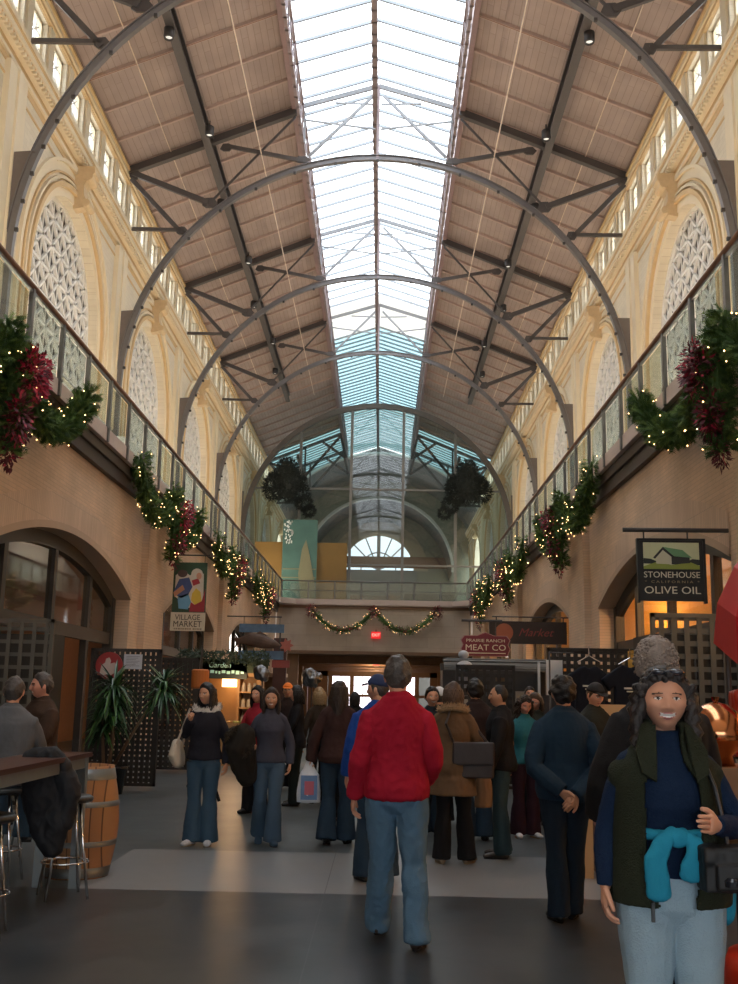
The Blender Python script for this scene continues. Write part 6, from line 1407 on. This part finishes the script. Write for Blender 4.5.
# ================================================================ garlands
needle = mat('pine_needles', (.045, .10, .022), .75, var=.5, nscale=7); needle2 = mat('pine_needles_light', (.12, .20, .04), .75, var=.4, nscale=7)
burg = mat('burgundy_leaves', (.10, .007, .016), .6, var=.5, nscale=12); bright_red = mat('red_berries', (.42, .015, .05), .5, var=.3, nscale=12)
bulb = mat('fairy_bulb', (1, .7, .4), .4, emit=(1, .55, .22), estr=7)
def garland(label, path_list, rad, dens, bows, seed, ln=.16, nb=60, loc=(0, 0, 0)):
    random.seed(seed); r = thing('garland', label, 'garland', loc, 0, 'evergreen garlands along the balcony'); m = MB(); core = MB(); L = MB(); B = MB(); Rn = MB()
    lv = Vector(loc)
    segs = []
    for path in path_list:
        P = [Vector(p)-lv for p in path]
        pts = []
        for a, b in zip(P, P[1:]):
            n_ = max(2, int((b-a).length/.08)); pts += [a.lerp(b, t/n_) for t in range(n_)]
        pts.append(P[-1]); N_ = len(pts)
        cp_ = pts[::3]+[pts[-1]]; core.tube(cp_, [rad*.5*min(1, .15+min(i_, len(cp_)-1-i_)*.3) for i_ in range(len(cp_))], 7)
        tot = sum((b-a).length for a, b in zip(pts, pts[1:]))
        for k in range(int(tot*dens)):
            i = random.randrange(N_-1); t = (pts[i+1]-pts[i]).normalized(); c = pts[i].lerp(pts[i+1], random.random())
            o_ = t.orthogonal().normalized(); o2 = t.cross(o_); a = random.random()*2*PI; rr = rad*random.uniform(.35, .95); nd = (o_*math.cos(a)+o2*math.sin(a))
            base = c+nd*rr*.6; tip = (nd+t*random.uniform(-.8, .8)+Vector((random.uniform(-.3, .3),)*3)).normalized()
            # one sprig: stem direction with needles on both sides
            mi = 1 if random.random() < .35 else 0; Ls = ln*random.uniform(.7, 1.2); side = tip.cross(Vector((random.uniform(-1, 1), random.uniform(-1, 1), random.uniform(-1, 1)))).normalized(); w_ = ln*.065
            for q in range(5):
                b0 = base+tip*Ls*q/5.5
                for sg in (-1, 1):
                    e = b0+tip*Ls*.28+side*sg*Ls*.30; pz = tip*w_; m.add([b0-pz, b0+pz, e], [(0,1,2)], mi)
            m.add([base-side*w_, base+side*w_, base+tip*Ls*1.1], [(0,1,2)], mi)
        for k in range(int(tot*nb)):
            i = random.randrange(N_-1); t = (pts[i+1]-pts[i]).normalized(); o_ = t.orthogonal().normalized(); o2 = t.cross(o_); a = random.random()*2*PI
            L.ell(pts[i]+(o_*math.cos(a)+o2*math.sin(a))*rad*random.uniform(.9, 1.1), (.011 if ln < .175 else .013), 5, 4)
    for (c, R_, n_, br) in bows:
        c = Vector(c)-lv
        for k in range(n_):
            d = Vector((random.gauss(0, 1), random.gauss(0, 1), random.gauss(0, 1))).normalized(); p = c+Vector((d.x*R_[0], d.y*R_[1], d.z*R_[2]))*random.uniform(.3, 1); e = (d+Vector((random.gauss(0, .5), random.gauss(0, .5), random.gauss(-.2, .5)))).normalized(); sd = e.orthogonal().normalized()*ln*.13; ll = ln*random.uniform(.4, .8)
            (Rn if random.random() < br else B).add([p, p+e*ll*.5-sd, p+e*ll, p+e*ll*.5+sd], [(0,1,2,3)])
    core.obj('stem', needle, r); m.obj('greenery', [needle, needle2], r)['kind'] = 'stuff'
    if B.f: B.obj('burgundy_spray', burg, r)['kind'] = 'stuff'
    if Rn.f: Rn.obj('red_berries', bright_red, r)['kind'] = 'stuff'
    if L.f: L.obj('fairy_lights', bulb, r, True)['kind'] = 'stuff'
def cat(a, b, sag, n=9): a = Vector(a); b = Vector(b); return [a.lerp(b, k/(n-1))-Vector((0, 0, sag*(1-(2*k/(n-1)-1)**2))) for k in range(n)]
for s in (-1, 1):
    for k, yc in enumerate((14.25, 26.3, 37.2, 47.8)):
        if s > 0 and k == 0: yc = 13.55
        x = s*5.05; hs = (3.9 if s < 0 else 4.5, 3.8, 3.4, 3.2)[k]; R_ = (.30, .27, .25, .25)[k]
        lab = '%s evergreen garland with burgundy spray on the %s balcony edge' % (['nearest', 'second', 'third', 'farthest'][k], SIDE[s])
        zt = 6.75
        swN = cat((x, yc-hs, zt), (x, yc-.2, 6.45), .95); swF = cat((x, yc+.2, 6.45), (x, yc+hs, zt), .95)
        if k == 0: swF = cat((x, yc+.3, 6.3), (x, yc+hs+.1, 6.9), .85)
        drop = [(x-s*.05, yc-.3, 6.75), (x-s*.12, yc, 6.2), (x-s*.12, yc, 5.4), (x-s*.05, yc, 4.85)]
        garland(lab, [swN, swF, drop], R_, (420, 240, 130, 90)[k], [((x-s*.32, yc+.15, 6.05), (.22, .36, .42), (900, 420, 240, 160)[k], .6 if s < 0 else .25), ((x-s*.25, yc-.05, 5.35), (.16, .24, .40), (420, 200, 130, 100)[k], .15), ((x-s*.12, yc, 4.85), (.10, .14, .25), (120, 80, 60, 50)[k], .1)], 20+k+(5 if s > 0 else 0), (.17, .17, .18, .2)[k], (7, 12, 13, 14)[k], loc=(x, yc, 6.5))
y_ = 57.6
garland('double swagged garland with burgundy bows on the far lintel', [cat((-3.45, y_, 6.2), (0, y_, 6.2), 1.15), cat((0, y_, 6.2), (3.45, y_, 6.2), 1.15)], .2, 60, [((-3.5, y_-.1, 6.1), (.3, .2, .4), 170, .1), ((0, y_-.1, 6.1), (.35, .2, .35), 200, .1), ((3.5, y_-.1, 6.1), (.3, .2, .4), 170, .1), ((-1.7, y_-.1, 5.2), (1.2, .15, .12), 120, .2), ((1.7, y_-.1, 5.2), (1.2, .15, .12), 120, .2)], 77, .2, 12, loc=(0, y_, 6.2))
# ================================================================ light
W = bpy.data.worlds.new('sky'); S.world = W; W.use_nodes = True; nt = W.node_tree; N = nt.nodes; L = nt.links
bg = N['Background']; tc = N.new('ShaderNodeTexCoord'); nz = N.new('ShaderNodeTexNoise'); nz.inputs['Scale'].default_value = 2.5; L.new(tc.outputs['Generated'], nz.inputs['Vector'])
cr = N.new('ShaderNodeMix'); cr.data_type = 'RGBA'; cr.inputs[6].default_value = (.86, .93, 1.0, 1); cr.inputs[7].default_value = (1, 1, 1, 1); L.new(nz.outputs['Fac'], cr.inputs[0]); L.new(cr.outputs[2], bg.inputs['Color'])
bg.inputs['Strength'].default_value = SKYSTR = 3.6
def area(name, loc, rot, sx, sy, e, col=(1, 1, 1)):
    d = bpy.data.lights.new(name, 'AREA'); d.shape = 'RECTANGLE'; d.size = sx; d.size_y = sy; d.energy = e; d.color = col
    o = bpy.data.objects.new(name, d); COL.objects.link(o); o.location = loc; o.rotation_euler = rot; o['kind'] = 'structure'; return o
def point(name, loc, e, col=(1, .72, .42), r=.15):
    d = bpy.data.lights.new(name, 'POINT'); d.energy = e; d.color = col; d.shadow_soft_size = r; o = bpy.data.objects.new(name, d); COL.objects.link(o); o.location = loc; return o
# warm uplights and troughs added unseen on the balcony decks to wash the upper walls
for s in (-1, 1):
    for k in range(6):
        y = RIBY[0]+10.91*k-5.4
        fx = MB().box((-.18, -2.6, 0), (.18, 2.6, .12)).obj('added_uplight_trough', darksteel); fx.location = (s*6.1, y, DECK); tag(fx, '%s dark uplight trough, added out of view on the %s balcony deck' % (ORD[k], SIDE[s]), 'uplight', 'added uplight troughs on the balcony decks')
        o = area('uplight', (s*6.1, y, 6.9), (0, PI+s*.42, 0), .3, 5, 230, (1, .82, .60))
# warm light in the side shops and the far passage
for s in (-1, 1):
    for y in (8, 19.5, 32, 44): point('shop_lamp', (s*7.4, y, 3.9), 14 if s < 0 else 420, (1, .62, .30), .3)
for y in (63, 70, 77): point('passage_lamp', (0, y, 3.0), 120, (1, .66, .38), .3)
point('stall_lamp', (-2.75, 23.4, 1.8), 14, (1, .6, .3))
v = S.view_settings; v.view_transform = 'Standard'; v.look = 'None'; v.exposure = .42; v.gamma = 1; v.use_curve_mapping = False
S.cycles.max_bounces = 8; S.cycles.diffuse_bounces = 5; S.cycles.transparent_max_bounces = 12; S.cycles.caustics_reflective = False; S.cycles.caustics_refractive = False; S.cycles.sample_clamp_indirect = 6
